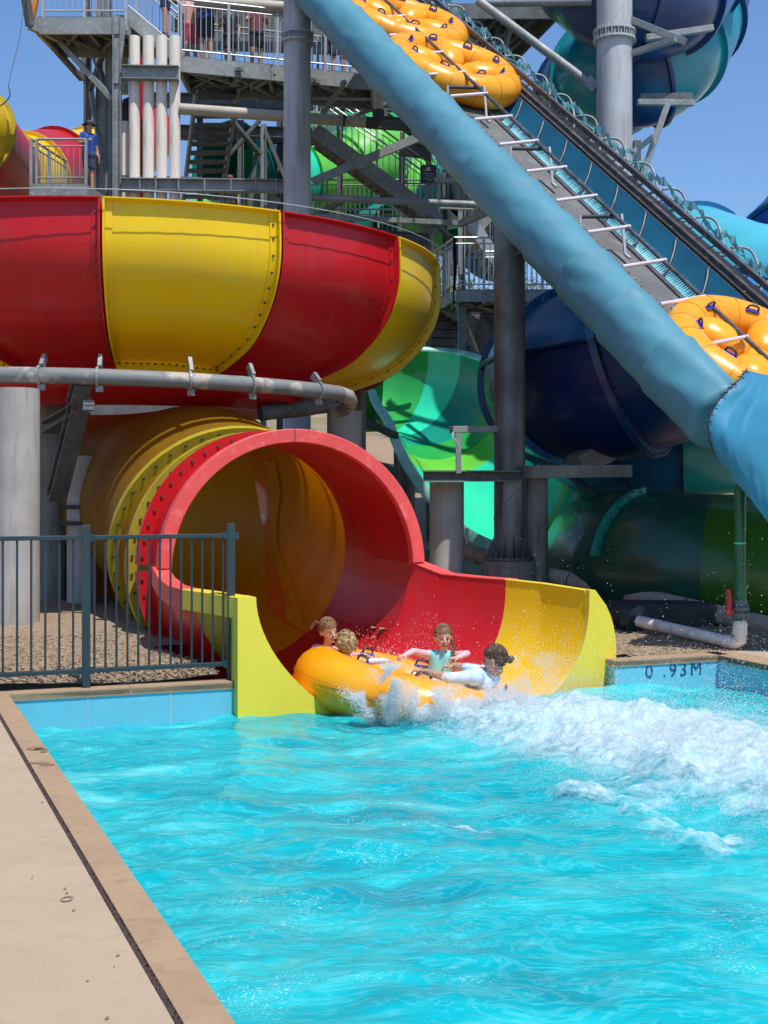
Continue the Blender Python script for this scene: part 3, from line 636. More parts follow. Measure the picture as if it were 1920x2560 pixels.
for k in range(len(phis)-1):
    m = MB(); P0, P1 = R(phis[k]), R(phis[k+1]); nn = 16
    PH = [P0+(P1-P0)*i/nn for i in range(nn+1)]
    m.grid([[bpt(ph, r_, z_) for r_, z_ in bprof] for ph in PH], 0)
    m.grid([[bpt(ph, r_-.03*b_[0], z_-.03*b_[1]) for (r_, z_), b_ in zip(bprof, bn)] for ph in PH], 0)
    o = m.build('bowl_panel', bcols[k], bowl, smooth=3); o['label'] = ('red' if bcols[k] is M['red'] else 'yellow')+' curved outer panel'
    # flanges: top lip, two side ribs, bottom lip
    m = MB(); e0, e1 = P0+.004, P1-.004; PE = [e0+(e1-e0)*i/nn for i in range(nn+1)]
    lp = [(0, -.01), (.085, .015), (.085, .03), (-.03, .02), (0, -.01)]
    m.grid([[bpt(ph, bprof[0][0]+q[0], bprof[0][1]+q[1]) for q in lp] for ph in PE], 0)
    lb = [(.0, 0), (.05, -.12), (.02, -.125), (-.04, -.0)]
    m.grid([[bpt(ph, bprof[-1][0]+q[0], bprof[-1][1]+q[1]) for q in lb] for ph in PE], 0)
    for ph0, s in ((P0+.003, 1), (P1-.003, -1)):
        wv = .095/4.2*s
        for offs in ((0, .0), ):
            G = []
            for ph, o_ in ((ph0, .0), (ph0, .10), (ph0+wv*.22, .10), (ph0+wv*.24, .022), (ph0+wv, .018), (ph0+wv, 0)):
                G.append([bpt(ph, r_+o_*b_[0], z_+o_*b_[1]) for (r_, z_), b_ in zip(bprof, bn)])
            m.grid(G, 0)
        for i in (range(2, len(bprof)-1, 2) if s < 0 else ()):      # bolts along the rib
            (r_, z_), b_ = bprof[i], bn[i]; ph = ph0+wv*.62
            c_ = bpt(ph, r_+.018*b_[0], z_+.018*b_[1]); nn_ = Vector((math.sin(ph)*b_[0], -math.cos(ph)*b_[0], b_[1]))
            m.cyl(c_, c_+nn_*.016, .015, 6, 1)
    for i in range(15):
        ph = e0+(e1-e0)*(i+.5)/15; (r_, z_), b_ = bprof[-2], bn[-2]
        c_ = bpt(ph, r_+.02, z_-.055); nn_ = Vector((math.sin(ph)*b_[0], -math.cos(ph)*b_[0], b_[1])); m.cyl(c_, c_+nn_*.02, .016, 6, 1)
    m.build('panel_flange', [bcols[k], BOLT], bowl, smooth=R(40))
m = MB(); m.lathe(BC, [(0, 2.9), (.7, 2.95), (1.4, 3.1), (1.36, 3.4)], 40); m.build('bowl_light_block', M['red'], bowl, smooth=3)  # added cone closing the central hole to block light from above
# underside channel of the bowl
up_ = [(2.70, 3.12), (2.66, 2.93), (2.5, 2.78), (2.2, 2.68), (1.9, 2.68), (1.6, 2.82), (1.42, 3.0), (1.36, 3.4), (1.36, 4.0)]
for k, (q0, q1, c) in enumerate(((-75, 10, 'red'), (10, 62, 'red'), (62, 135, 'red'))):
    m = MB(); nn = 26
    m.grid([[bpt(R(q0+(q1-q0)*i/nn), r_, z_) for r_, z_ in up_] for i in range(nn+1)], 0)
    m.grid([[bpt(R(q0+(q1-q0)*i/nn), r_-.02, z_+.03) for r_, z_ in up_] for i in range(nn+1)], 0)
    m.build('floor_channel', M[c], bowl, smooth=3)
ln = MB()
ln.tube([bpt(R(-71+i*4), 4.5, 4.83) for i in range(40)], .006, 4)
ln.build('edge_cable', M['rail'], bowl)
# ring pipe under the bowl
RZ = 2.88
rp = thing('support_pipe', 'curved galvanised ring pipe with patches of primer under the bowl', 'support pipe', BC+Vector((0, 0, 2.8)))
m = MB(); m.tube([bpt(R(q), 3.9, RZ-.0016*(q+5)) for q in range(-60, 54, 3)]+[bpt(R(55), 3.84, RZ-.11), bpt(R(57.5), 3.76, RZ-.16), bpt(R(59.5), 3.66, RZ-.20), bpt(R(61.5), 3.5, RZ-.24), bpt(R(63), 3.3, RZ-.26)], .092, 18)
m.build('pipe', M['steel_patch'], rp, smooth=R(50))
for q in (-3.5, 6, 21, 32, 46):
    m = MB(); tq = Vector((math.cos(R(q)), math.sin(R(q)), 0)); c_ = bpt(R(q), 3.9, RZ-.0016*(q+5))
    m.lathe(c_-tq*.035, [(.093, 0), (.118, 0), (.118, .03), (.093, .03)], 18, tq); m.beam(c_+Vector((0, 0, .1)), bpt(R(q), 3.80, 3.10), .045, .09)
    m.beam(c_-Vector((0, 0, .10)), c_-Vector((0, 0, .17)), .08, .04)
    m.build('pipe_clamp', M['steel'], rp)
# ---- far spiral, upper left ---------------------------------------------------------
pts = crom([at(-520, 250, 24.6), at(-160, 298, 24), at(-105, 320, 24.5), at(-60, 370, 25.5), at(20, 450, 28), at(110, 425, 31), at(200, 420, 33), at(290, 395, 35), at(360, 330, 37)], 6)
slide('tube_slide', 'red and yellow tube slide winding away behind the upper left platform', pts, .95, [0, 14, 22, 27, 32, 38, 42, 48], [M['yellow'], M['red'], M['yellow'], M['red'], M['yellow'], M['red'], M['red']], fl=[None, M['yflange'], M['yellow'], M['yellow'], M['red'], M['yellow'], M['yellow'], None], fbolts=False, n=36)
# ---- blue and teal slides -----------------------------------------------------------
pts = crom([at(1420, -330, 24), at(1580, -250, 25.5), at(1725, -165, 26), at(1780, -40, 24.6), at(1700, 55, 22.6), at(1580, 55, 22.0)], 7)
pts2 = crom([at(1780, -260, 26), at(1735, -80, 24.5), at(1660, 0, 22.9), at(1550, -10, 22.6), at(1460, -70, 23.5)], 7)
slide('tube_slide', 'dark blue upper coil of the spiral tube slide at the top right', pts2, .98, [0, 8, 13, 18, 28], [M['navy'], M['midblue'], M['navy'], M['navy']], fl=[None, M['navy'], M['navy'], M['navy'], None], fbolts=False, n=44)
pts3 = crom([at(1745, -40, 26.5), at(1700, 80, 25.2), at(1625, 160, 24.4), at(1540, 180, 24.8), at(1475, 240, 26.6), at(1420, 340, 30)], 7)
slide('tube_slide', 'dark blue and teal lower coil of the spiral tube slide behind the tall column', pts3, 1.12, [0, 5, 10, 15, 18, 23, 28, 35], [M['navy'], M['teal'], M['teal'], M['navy'], M['teal'], M['navy'], M['navy']], fl=[None, M['navy'], M['teal'], M['navy'], M['teal'], M['teal'], M['navy'], None], fbolts=False, n=44)
pts4 = crom([at(1395, 965, 20.5), at(1430, 945, 18.6), at(1530, 930, 17.6), at(1640, 895, 17.4), at(1770, 885, 18.4), at(1880, 960, 20.2), at(1960, 1060, 22)], 7)
nv, nfr = slide('tube_slide', 'large navy blue tube slide with bright blue bolted flanges below the conveyor', pts4, 1.22, [0, 42], [M['navy_lit']], a0=.20, a1=PI+.20, n=40)
for i0, i1 in ((0, 2), (2, 17), (17, 29), (29, 42)):
    shell(nfr[i0:i1+1], PI+.203, 2*PI+.197, .03, 40).build('slide_section', M['navy_deep'], nv, smooth=R(50))['label'] = 'darker lower half of the navy tube'
for i, a_, b_, m_ in ((2, 0, 2*PI, 'bflange'), (9, 0, 2*PI, 'bflange'), (17, .2, PI+.2, 'bflange'), (17, PI+.2, 2*PI+.2, 'navy'), (29, .2, PI+.2, 'navy')):
    flange(nfr[i], a_, b_, .10, .10, 56, b_-a_ > 6.2, 30, .03).build('joint_flange', [M[m_], BOLT], nv, smooth=R(40))
m = MB(); m.grid([[fp(f, .2, o_)+f[2].normalized()*z_ for f in nfr] for o_, z_ in ((.02, .02), (.10, .02), (.10, -.02), (.02, -.02))]); m.build('seam_flange', M['navy_deep'], nv, smooth=R(40))
pts5 = crom([at(1480, 1090, 23), at(1540, 1075, 21.3), at(1650, 1070, 20.6), at(1780, 1065, 20.4), at(1950, 1050, 20.6)], 8)
slide('tube_slide', 'blue and teal tube slide low behind the navy tube', pts5, 1.1, [0, 8, 14, 20, 32], [M['midblue'], M['midblue'], M['midblue'], M['teal']], fl=[M['navy'], M['navy'], M['navy'], M['teal'], None], fbolts=False, n=44)
pts6 = crom([at(1830, 950, 23), at(1860, 700, 22.5), at(2000, 560, 22), at(2150, 640, 21.5)], 8)
pts6 = crom([at(1600, 640, 28), at(1690, 625, 26.5), at(1780, 670, 23), at(1880, 715, 20.8), at(2050, 735, 19.6)], 7)
slide('tube_slide', 'bright blue and pale blue tube slide rising behind the conveyor rail', pts6, 1.0, [0, 11, 28], [M['midblue'], M['lightblue']], fl=[M['bflange'], M['bflange'], None], fbolts=False, n=40)
pts7 = crom([at(2110, 580, 27), at(2035, 596, 25), at(1995, 645, 23.6), at(2008, 750, 23)], 8)
slide('tube_slide', 'dark navy domed tube slide at the right edge against the sky', pts7, 1.15, [0, 8, 16, 24], [M['navy_deep'], M['navy'], M['navy_deep']], fl=[M['bflange'], M['navy'], M['navy'], None], bolts=30, n=44)
# ---- green slides --------------------------------------------------------------------
gp = crom([at(870, 925, 24.8), at(975, 926, 24.9), at(1062, 950, 24.4), at(1122, 1012, 23.6), at(1178, 1090, 22.7), at(1252, 1178, 21.8), at(1340, 1208, 21.2), at(1450, 1244, 20.9), at(1600, 1275, 20.8)], 8)
gc = [M['g_green'], M['g_mint'], M['g_dark'], M['g_green'], M['g_lime'], M['g_mint'], M['g_mint'], M['g_lime'], M['g_mint'], M['g_green']]
slide('open_slide', 'open green slide striped mint, lime and deep green, sloping down behind the columns', gp, 1.22, [0, 10, 14, 20, 24, 28, 38, 44, 48, 54, 64], gc, a0=[PI-.45+.35*min(1, max(0, (i-26)/16)) for i in range(65)], a1=[2*PI-.25-1.2*min(1, max(0, (i-26)/16)) for i in range(65)], n=30, lips=True, edge=M['g_pale'])
gq = crom([at(1510, 1390, 18.4), at(1570, 1402, 16.8), at(1650, 1415, 16.0), at(1780, 1428, 15.6), at(1950, 1432, 15.4), at(2150, 1445, 15.2)], 7)
tg, frg = slide('tube_slide', 'green closed tube slide, shade in its colour, lying low behind the green pipe', gq, .94, [2, 13, 21, 28, 35], [M['g_shade'], M['g_shade'], M['g_olive'], M['g_olive']], n=44)
flange(frg[13], .15, 1.35, .07, .10, 20, False, 6, .03).build('joint_flange', [M['g_dark'], BOLT], tg, smooth=R(40))
m = MB(); m.grid([[fp(f, PI, .02)+Vector((0, 0, z_)) +(-f[1].normalized()*o_) for f in frg[2:]] for o_, z_ in ((0, .12), (.13, .12), (.13, -.10), (0, -.10))])
m.build('side_flange', M['g_shade'], tg, smooth=R(40))
# green slides far behind the tower
gs = crom([at(560, 400, 30), at(640, 445, 31), at(740, 455, 32), at(850, 440, 33), at(940, 380, 34), at(900, 300, 36)], 7)
slide('tube_slide', 'bright green tube slide curving behind the steel stair tower', gs, 1.0, [0, 8, 14, 22, 28, 35], [M['g_dark'], M['g_mint'], M['g_lime'], M['g_lime'], M['g_green']], n=32, fl=[None, M['g_green'], M['g_lime'], M['g_lime'], None, None], fbolts=False)
gs = crom([at(800, 330, 38), at(900, 350, 37), at(980, 430, 36), at(1060, 520, 35), at(1180, 560, 34)], 7)
slide('tube_slide', 'lime green tube slide descending behind the far stairs', gs, 1.05, [0, 8, 16, 22, 28], [M['g_lime'], M['g_mint'], M['g_lime'], M['g_green']], n=32, fl=[None, M['g_green'], M['g_lime'], None, None], fbolts=False)
gs = crom([at(500, 560, 36), at(650, 555, 35), at(800, 560, 34), at(960, 580, 33)], 7)
slide('tube_slide', 'pale mint tube slide low behind the tower railing', gs, .7, [0, 7, 14, 21], [M['g_lime'], M['g_mint'], M['g_dark']], n=28, fl=[None, M['g_green'], None, None], fbolts=False)
gs = crom([at(1110, 500, 33), at(1160, 460, 32), at(1230, 480, 31), at(1260, 560, 31), at(1220, 640, 32)], 7)
slide('tube_slide', 'blue tube slide glimpsed between the tower columns under the conveyor', gs, .8, [0, 9, 18, 28], [M['teal'], M['navy'], M['midblue']], n=28, fl=[None, M['navy'], None, None], fbolts=False)
# ================================================================ COLUMNS, FENCE, PIPES
def column(name, label, cx, wpx, y0, y1, Y, m_, collar=None, group=None, z0=None, n=28, spiral=0, cat='column'):
    r = wpx/2/F*Y; a = at(cx, y0, Y); b = at(cx, y1, Y)
    if z0 is not None: b.z = z0
    t = thing(name, label, cat, b, group)
    m = MB(); m.cyl(b, a, r, n); m.build('shaft', m_, t, smooth=R(40))
    if spiral:                                          # rolled plate weld seam
        q = MB(); turns = abs(a.z-b.z)/spiral; k = int(turns*20)
        q.tube([b+Vector((math.cos(i/20*2*PI)*r, math.sin(i/20*2*PI)*r, i/20*spiral)) for i in range(k)], .006, 4); q.build('weld_seam', m_, t)
    if collar is not None:
        c = at(cx, collar, Y); q = MB()
        q.lathe(c, [(r, -.09), (r*1.22, -.09), (r*1.22, -.055), (r, -.055)], n); q.lathe(c, [(r, .055), (r*1.22, .055), (r*1.22, .09), (r, .09)], n)
        for i in range(20):
            an = 2*PI*i/20; q.beam(c+Vector((math.cos(an)*r*1.12, math.sin(an)*r*1.12, -.055)), c+Vector((math.cos(an)*r*1.12, math.sin(an)*r*1.12, .055)), .012, r*.2, 0)
            p_ = c+Vector((math.cos(an+.15)*r*1.13, math.sin(an+.15)*r*1.13, 0)); q.cyl(p_-Vector((0, 0, .12)), p_+Vector((0, 0, .12)), .012, 6)
        q.build('bolted_collar', m_, t)
    return t
cD = column('steel_column', 'tall pale galvanised column with a bolted collar rising behind the bowl', 743, 68, -60, 1400, 23, M['steel_col'], 97, z0=0, spiral=2.2)
cE = column('steel_column', 'tall weathered column with a bolted collar in front of the blue spiral at the top right', 1536, 88, -60, 1100, 21.5, M['steel_col'], 92, z0=0, spiral=2.6)
cF = column('steel_column', 'dark stained column with a bolted base plate holding up the conveyor', 1274, 78, 520, 1398, 16.4, M['steel_old'], spiral=1.1)
bF = at(1274, 1398, 16.4); rF = 39/F*16.4
q = MB(); q.lathe(bF, [(0, .03), (rF*1.65, .03), (rF*1.65, -.01), (0, -.01)], 32)
for i in range(10):
    an = 2*PI*i/10+.2; dx, dy = math.cos(an), math.sin(an)
    q.cyl(bF+Vector((dx*rF*1.42, dy*rF*1.42, .02)), bF+Vector((dx*rF*1.42, dy*rF*1.42, .13)), .014, 6); q.cyl(bF+Vector((dx*rF*1.42, dy*rF*1.42, .03)), bF+Vector((dx*rF*1.42, dy*rF*1.42, .06)), .026, 6)
    an += .31; dx, dy = math.cos(an), math.sin(an); e = Vector((-dy, dx, 0))*.008; b0 = bF+Vector((0, 0, .03))
    T_ = [b0+Vector((dx*rF, dy*rF, 0)), b0+Vector((dx*rF*1.6, dy*rF*1.6, 0)), b0+Vector((dx*rF, dy*rF, .27))]
    q.add([p+e for p in T_]+[p-e for p in T_], [(0, 1, 2), (5, 4, 3), (0, 3, 4, 1), (1, 4, 5, 2), (2, 5, 3, 0)])
q.build('base_plate', M['steel_old'], cF)
q = MB(); q.lathe(Vector((bF.x, bF.y, -.1)), [(0, bF.z+.085), (rF*1.75, bF.z+.085), (rF*1.78, bF.z+.06), (rF*1.78, 0)], 36); q.build('footing', M['concrete_d'], cF, smooth=R(40))
G_ = 'concrete piles under the slides'
column('concrete_pile', 'pale concrete pile at the left edge under the ring pipe', 44, 108, 972, 1575, 13.85, M['concrete'], group=G_, z0=-.05)
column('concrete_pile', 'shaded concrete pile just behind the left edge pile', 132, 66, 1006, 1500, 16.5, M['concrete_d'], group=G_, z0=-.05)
cC = column('concrete_pile', 'short pipe wrapped grey pile left of the yellow flanged tube', 206, 76, 1140, 1440, 16.2, M['concrete'], group=G_, z0=-.05)
q = MB(); c_ = at(206, 1288, 16.2); rr_ = 38/F*16.2
for dz in (.11, -.10): q.lathe(c_+Vector((0, 0, dz)), [(rr_*1.06, -.02), (rr_*1.06, .02)], 24); q.beam(c_+Vector((-rr_*1.4, -.2, dz)), c_+Vector((rr_*1.2, -.2, dz)), .05, .05)
q.build('steel_band', M['black'], cC)
column('concrete_pile', 'concrete pile behind the canopy carrying the end of the ring pipe', 861, 87, 1028, 1400, 17.0, M['concrete'], group=G_, z0=-.05)
q = MB(); q.cyl(at(861, 1028, 17.0), at(861, 985, 17.0), 29/F*17, 20)
tag(q.build('steel_sleeve', M['steel_dark'], smooth=R(40)), 'dark steel sleeve on top of the pile at the ring pipe end', 'sleeve')
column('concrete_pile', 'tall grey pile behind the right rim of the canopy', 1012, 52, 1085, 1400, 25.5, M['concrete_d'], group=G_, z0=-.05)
column('concrete_pile', 'grey pile capped by a dark beam between canopy and stained column', 1117, 86, 1205, 1440, 16.6, M['concrete'], group=G_, z0=-.05)
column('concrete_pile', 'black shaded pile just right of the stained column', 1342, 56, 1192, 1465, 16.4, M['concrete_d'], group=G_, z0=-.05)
column('steel_post', 'slim grey post right of the ring pipe end pile', 904, 22, 975, 1400, 19, M['steel'], z0=-.05, cat='post')
column('steel_post', 'slim dark post beside the tall grey pile', 990, 12, 1088, 1400, 25, M['steel_dark'], z0=-.05, cat='post')
# beams at pile heads
def solo(name, label, cat, fn, m_, group=None, smooth=None, bevel=0):
    m = MB(); fn(m); return tag(m.build(name, m_, smooth=smooth, bevel=bevel), label, cat, group)
solo('cross_beam', 'dark steel beam with a pale end spanning across the green slide', 'beam', lambda m: m.ibeam(at(1058, 1190, 16.2), at(1300, 1190, 16.2), .25, .145, .02), M['steel_dark'])
solo('cross_beam', 'stained concrete beam under the navy tube', 'beam', lambda m: m.beam(at(1312, 1180, 16.2), at(1566, 1178, 16.6), .35, .165), M['concrete_d'], bevel=.01)
solo('cross_beam', 'concrete bracket between stained beam and navy tube', 'beam', lambda m: m.beam(at(1440, 1165, 17.2), at(1550, 1100, 17.6), .3, .3), M['concrete_d'], bevel=.01)
t = thing('pipe_stand', 'small grey steel stand with a cap rail in front of the green slide', 'stand', at(1146, 1180, 16.1))
m = MB(); m.beam(at(1146, 1183, 16.1), at(1146, 1082, 16.1), .07, .07); m.build('post', M['steel'], t)
m = MB(); m.beam(at(1128, 1074, 16.1), at(1262, 1072, 16.4), .12, .085); m.build('cap_rail', M['steel'], t, bevel=.006)
m = MB(); m.tube(crom([at(1133, 1080, 16.05), at(1132, 1095, 16.0), at(1143, 1105, 16.0), at(1149, 1122, 16.0)], 4), .010, 6); m.build('cable', M['rail'], t)
# left support frame with junction box under the bowl
t = thing('pile_strut', 'shaded steel A-frame strut under the bowl at the left', 'strut', at(165, 1250, 15))
m = MB(); m.ibeam(at(205, 985, 14.6), at(140, 1245, 15.4), .22, .16, .02); m.build('leg', M['steel_dark'], t)
m = MB(); m.ibeam(at(205, 1020, 14.7), at(120, 1070, 15.4), .22, .14, .02); m.build('brace', M['steel_dark'], t)
m = MB(); m.ibeam(at(205, 960, 14.5), at(190, 1010, 14.6), .22, .12, .02); m.build('head', M['steel_dark'], t)
t = thing('junction_box', 'small pale square junction box on the steel brace under the bowl', 'box', at(222, 1014, 14.3))
m = MB(); m.box(at(222, 1014, 14.3), (.125, .07, .125)); m.build('housing', M['white_plastic'], t, bevel=.015)
m = MB(); m.box(at(222, 1014, 14.26), (.10, .02, .008)); m.box(at(222, 1003, 14.25), (.11, .02, .012)); m.box(at(222, 1026, 14.25), (.11, .02, .012)); m.build('slot', M['black'], t)
solo('brace_pipe', 'dark horizontal pipe stub under the bowl beside the ring pipe', 'pipe', lambda m: m.cyl(at(650, 1032, 16.5), at(840, 1010, 17), .11, 16), M['steel_dark'], smooth=R(40))
solo('diagonal_brace', 'upper dark diagonal brace behind the concrete pile', 'brace', lambda m: m.beam(at(905, 1050, 20), at(990, 1090, 21), .1, .1), M['steel_dark'])
solo('diagonal_brace', 'lower dark diagonal brace behind the concrete pile', 'brace', lambda m: m.beam(at(905, 1145, 20), at(990, 1180, 21), .1, .1), M['steel_dark'])
solo('diagonal_brace', 'dark brace just above the canopy rim', 'brace', lambda m: m.beam(at(780, 1080, 21), at(850, 1110, 21), .1, .1), M['steel_dark'])
t = thing('shade_backdrop_wall', 'added dark backdrop wall for the deep shade behind the piles', 'wall', at(230, 1250, 21))  # added wall, a dark sheet where deep shade lies behind the piles
m = MB(); m.box(at(215, 1130, 21.2)-Vector((0, 0, .05)), (4.6, .25, 2.9)); m.box(at(215, 1340, 21.2)+Vector((0, .02, 0)), (4.5, .2, 2.4)); m.build('panel', M['steel_dark'], t)  # both boxes belong to the added dark backdrop wall
# clutter in the gap below the slides
for (px, py, Y, sx, sz, mm, lb) in ((1083, 1375, 17.5, .34, .02, 'white_plastic', 'thin pale metal plate lying low beyond the canopy'), (1167, 1340, 17.2, .05, .22, 'rail', 'upright pale metal tag beside the grey pile')):
    solo('metal_plate', lb, 'plate', lambda m: m.box(at(px, py, Y), (sx, .1, sz)), M[mm], bevel=.004)
def gbox(m):
    m.box(at(1060, 1388, 16.8), (.30, .2, .16))
solo('utility_box', 'small dark green utility box behind the canopy rim', 'box', gbox, M['pipe_green'], bevel=.05)
# ground pipes
def gpipe(name, label, pts, r, m_, rings=(), rm=None):
    t = thing(name, label, 'pipe', Vector((pts[0].x, pts[0].y, 0)))
    m = MB(); m.tube(pts, r, 18); m.build('pipe', m_, t, smooth=R(45))
    for (p, d_, rr, ln_) in rings:
        m = MB(); m.cyl(p-d_*ln_/2, p+d_*ln_/2, rr, 18); m.build('coupling', rm or m_, t, smooth=R(45))
    return t
a_, b_ = at(1365, 1437, 16.6), at(1990, 1583, 13.4); d_ = (b_-a_).normalized()
gpipe('ground_pipe', 'long beige drain pipe running low behind the slide mouth to the right', [a_, a_.lerp(b_, .5), b_], .115, M['pvc_beige'], [(a_.lerp(b_, f), d_, .122, .012) for f in (.13, .36, .62, .85)], M['black'])
a_, b_ = at(1158, 1374, 18), at(1232, 1402, 17.4); d_ = (b_-a_).normalized()
gpipe('ground_pipe', 'short beige pipe stub left of the stained column base', [a_, b_], .11, M['pvc_beige'], [(a_.lerp(b_, .5), d_, .125, .1)])
a_, b_ = at(1596, 1553, 13.3), at(1818, 1604, 12.45); d_ = (b_-a_).normalized()
cc = at(1850, 1612, 12.35)
t = gpipe('pipe_elbow_run', 'pale pipe with an elbow feeding the green valve pipe', [a_, b_, b_+d_*.08, b_+d_*.14+Vector((0, 0, .03)), Vector((cc.x, cc.y, cc.z+.02)), Vector((cc.x, cc.y, cc.z+.16)), Vector((cc.x, cc.y, cc.z+.24))], .062, M['pvc'], [(b_, d_, .07, .03), (Vector((cc.x, cc.y, cc.z+.16)), Vector((0, 0, 1)), .071, .12)])
t = thing('pump', 'black pump drum on the dark ground behind the depth marking', 'pump', at(1570, 1600, 13.8))
m = MB(); m.cyl(at(1535, 1540, 14.2), at(1585, 1550, 13.7), .19, 24); m.build('drum', M['black'], t, smooth=R(40), bevel=.02)
m = MB(); a_ = at(1592, 1552, 13.4); m.lathe(a_, [(.11, -.1), (.16, -.1), (.16, .0), (.07, .03)], 24, d_); m.build('collar', M['fence'], t, smooth=R(40))
m = MB(); m.box(at(1660, 1545, 14.4), (1.1, .5, .38)); m.build('housing', M['black'], t, bevel=.03)
# green riser with red valve
gx = cc.x; gy = cc.y
t = thing('valve_pipe', 'dark green vertical pipe with a red lever valve beside the pool', 'pipe', (gx, gy, .1))
def gz(py): return EYE-(py-HY)/F*gy
m = MB(); m.cyl((gx, gy, gz(1600)), (gx, gy, gz(1222)), .056, 20); m.cyl((gx, gy, gz(1505)), (gx, gy, gz(1465)), .064, 20); m.cyl((gx, gy, gz(1245)), (gx, gy, gz(1224)), .063, 20)
m.lathe((gx, gy, gz(1222)), [(.058, 0), (.05, .03), (.02, .065), (0, .07)], 20); m.build('riser', M['pipe_green'], t, smooth=R(45))
m = MB()
for py in (1521, 1535): m.cyl((gx, gy, gz(py)-.014), (gx, gy, gz(py)+.014), .092, 24)
m.cyl((gx, gy, gz(1545)), (gx, gy, gz(1500)), .07, 20)
for i in range(8):
    an = 2*PI*i/8; m.cyl((gx+.078*math.cos(an), gy+.078*math.sin(an), gz(1545)), (gx+.078*math.cos(an), gy+.078*math.sin(an), gz(1508)), .008, 6)
m.build('valve_flange', M['steel_dark'], t, smooth=R(40))
m = MB(); vx = gx-.125; m.cyl((gx-.06, gy-.02, gz(1527)), (vx, gy-.05, gz(1527)), .028, 12); m.tube([(vx-.02, gy-.06, gz(1532)), (vx-.005, gy-.06, gz(1515)), (vx, gy-.06, gz(1490)), (vx-.012, gy-.06, gz(1472))], [.03, .034, .026, .022], 10)
m.cyl((vx-.035, gy-.06, gz(1528)), (vx+.03, gy-.06, gz(1528)), .03, 12); m.build('valve_handle', M['valve_red'], t, smooth=R(45))
m = MB(); m.cyl((gx, gy, gz(1360)), (gx, gy, gz(1356)), .06, 20); m.build('tape_ring', M['g_mint'], t)
# ---------------------------------------------------------------- pool fence
def fence(name, label, s0, s1, npick, end_post):
    a = pool(s0, -.10); b = pool(s1, -.10); t = thing(name, label, 'fence', a); d_ = (b-a).normalized()
    H1, H0 = 1.21, .135
    for z in (H1, H0):
        m = MB(); m.beam(a+Vector((0, 0, z)), b+Vector((0, 0, z)), .036, .036); m.build('rail', M['fence'], t, bevel=.004)
    for p, on in ((a, True), (b, end_post)):
        if on:
            m = MB(); m.beam(p, p+Vector((0, 0, 1.30)), .062, .062, up=d_); m.box(p+Vector((0, 0, 1.305)), (.066, .066, .012), Matrix.Rotation(R(20.3), 3, 'Z')); ps = m.build('post', M['fence'], t, bevel=.004)
            for z in (H1, H0):
                for s in (-1, 1): m = MB(); m.beam(p+d_*s*.03+Vector((0, 0, z)), p+d_*s*.065+Vector((0, 0, z)), .05, .055); m.build('bracket', M['fence'], ps)
    L_ = (b-a).length
    for i in range(npick):
        p = a+d_*(L_*(i+.75)/(npick+.5)); m = MB(); m.cyl(p+Vector((0, 0, H0)), p+Vector((0, 0, H1)), .0095, 8); m.build('picket', M['fence'], t, smooth=R(50))
def s_of(px): 
    lo, hi = -3, 6
    for _ in range(50):
        mid = (lo+hi)/2; p = pool(mid, -.10)
        if p.x/p.y*F+HX < px: lo = mid
        else: hi = mid
    return lo
fence('pool_fence', 'dark slate picket fence panel between the two fence posts', s_of(215), s_of(577), 13, True)
fence('pool_fence', 'dark slate picket fence panel running off the left edge of the photo', s_of(215)-2.35, s_of(215)-.02, 21, False)

# ================================================================ CONVEYOR
KS = 1.12; EYV = Vector((0, 0, EYE)); CA = EYV+(Vector((-.76, 19.3, 9.09))-EYV)*KS; CB = EYV+(Vector((2.99, 11.3, 2.41))-EYV)*KS; CT = (CB-CA).normalized(); CL = (CB-CA).length
CW = Vector((.906, .425, 0)); CUp = Vector((0, 0, 1)); CN = CW.cross(CT).normalized()
if CN.z < 0: CN = -CN
def cv(t, s=0, h=0): return CA+CT*(t*CL)+CW*(s*KS)+CUp*(h*KS)
cvy = thing('raft_conveyor', 'steep raft conveyor with rounded blue padded side and steel rails', 'conveyor', cv(1))
# padded side
NS = 16; t0, t1 = -.25, 1.02
for k in range(NS):
    ta, tb = t0+(t1-t0)*k/NS, t0+(t1-t0)*(k+1)/NS; P = []
    for i in range(15):
        f = i/14; t = ta+(tb-ta)*f; row = []
        for j in range(41):
            a = 2*PI*j/40; r_ = .308+.018*(1-f)+.012*math.exp(-((f-.03)/.05)**2)
            wr = max(0, min(1, (t-.35)/.5)); r_ += .012*mn.noise(Vector((t*14, a*1.6, k*3.1)))+(.010+.022*wr)*mn.noise(Vector((t*26+a*1.2, a*1.1, k*.7)))*max(0, math.cos(a-2.4))+.006*mn.noise(Vector((t*60, a*5, k)))
            dr = CW*math.cos(a)+CN*math.sin(a); low = max(0, -math.sin(a))
            row.append(cv(t, -.045, -.035)+dr*r_*KS*(1+.10*low))
        P.append(row)
    if k == NS-1:
        for q_ in (.8, .4, .02): P.append([cv(t1+.012*(1-q_), -.045, -.035)+(p_-cv(t1, -.045, -.035))*q_ for p_ in P[14]])
    m = MB(); m.grid(P); o = m.build('pad_section', M['tarp'], cvy, smooth=3)
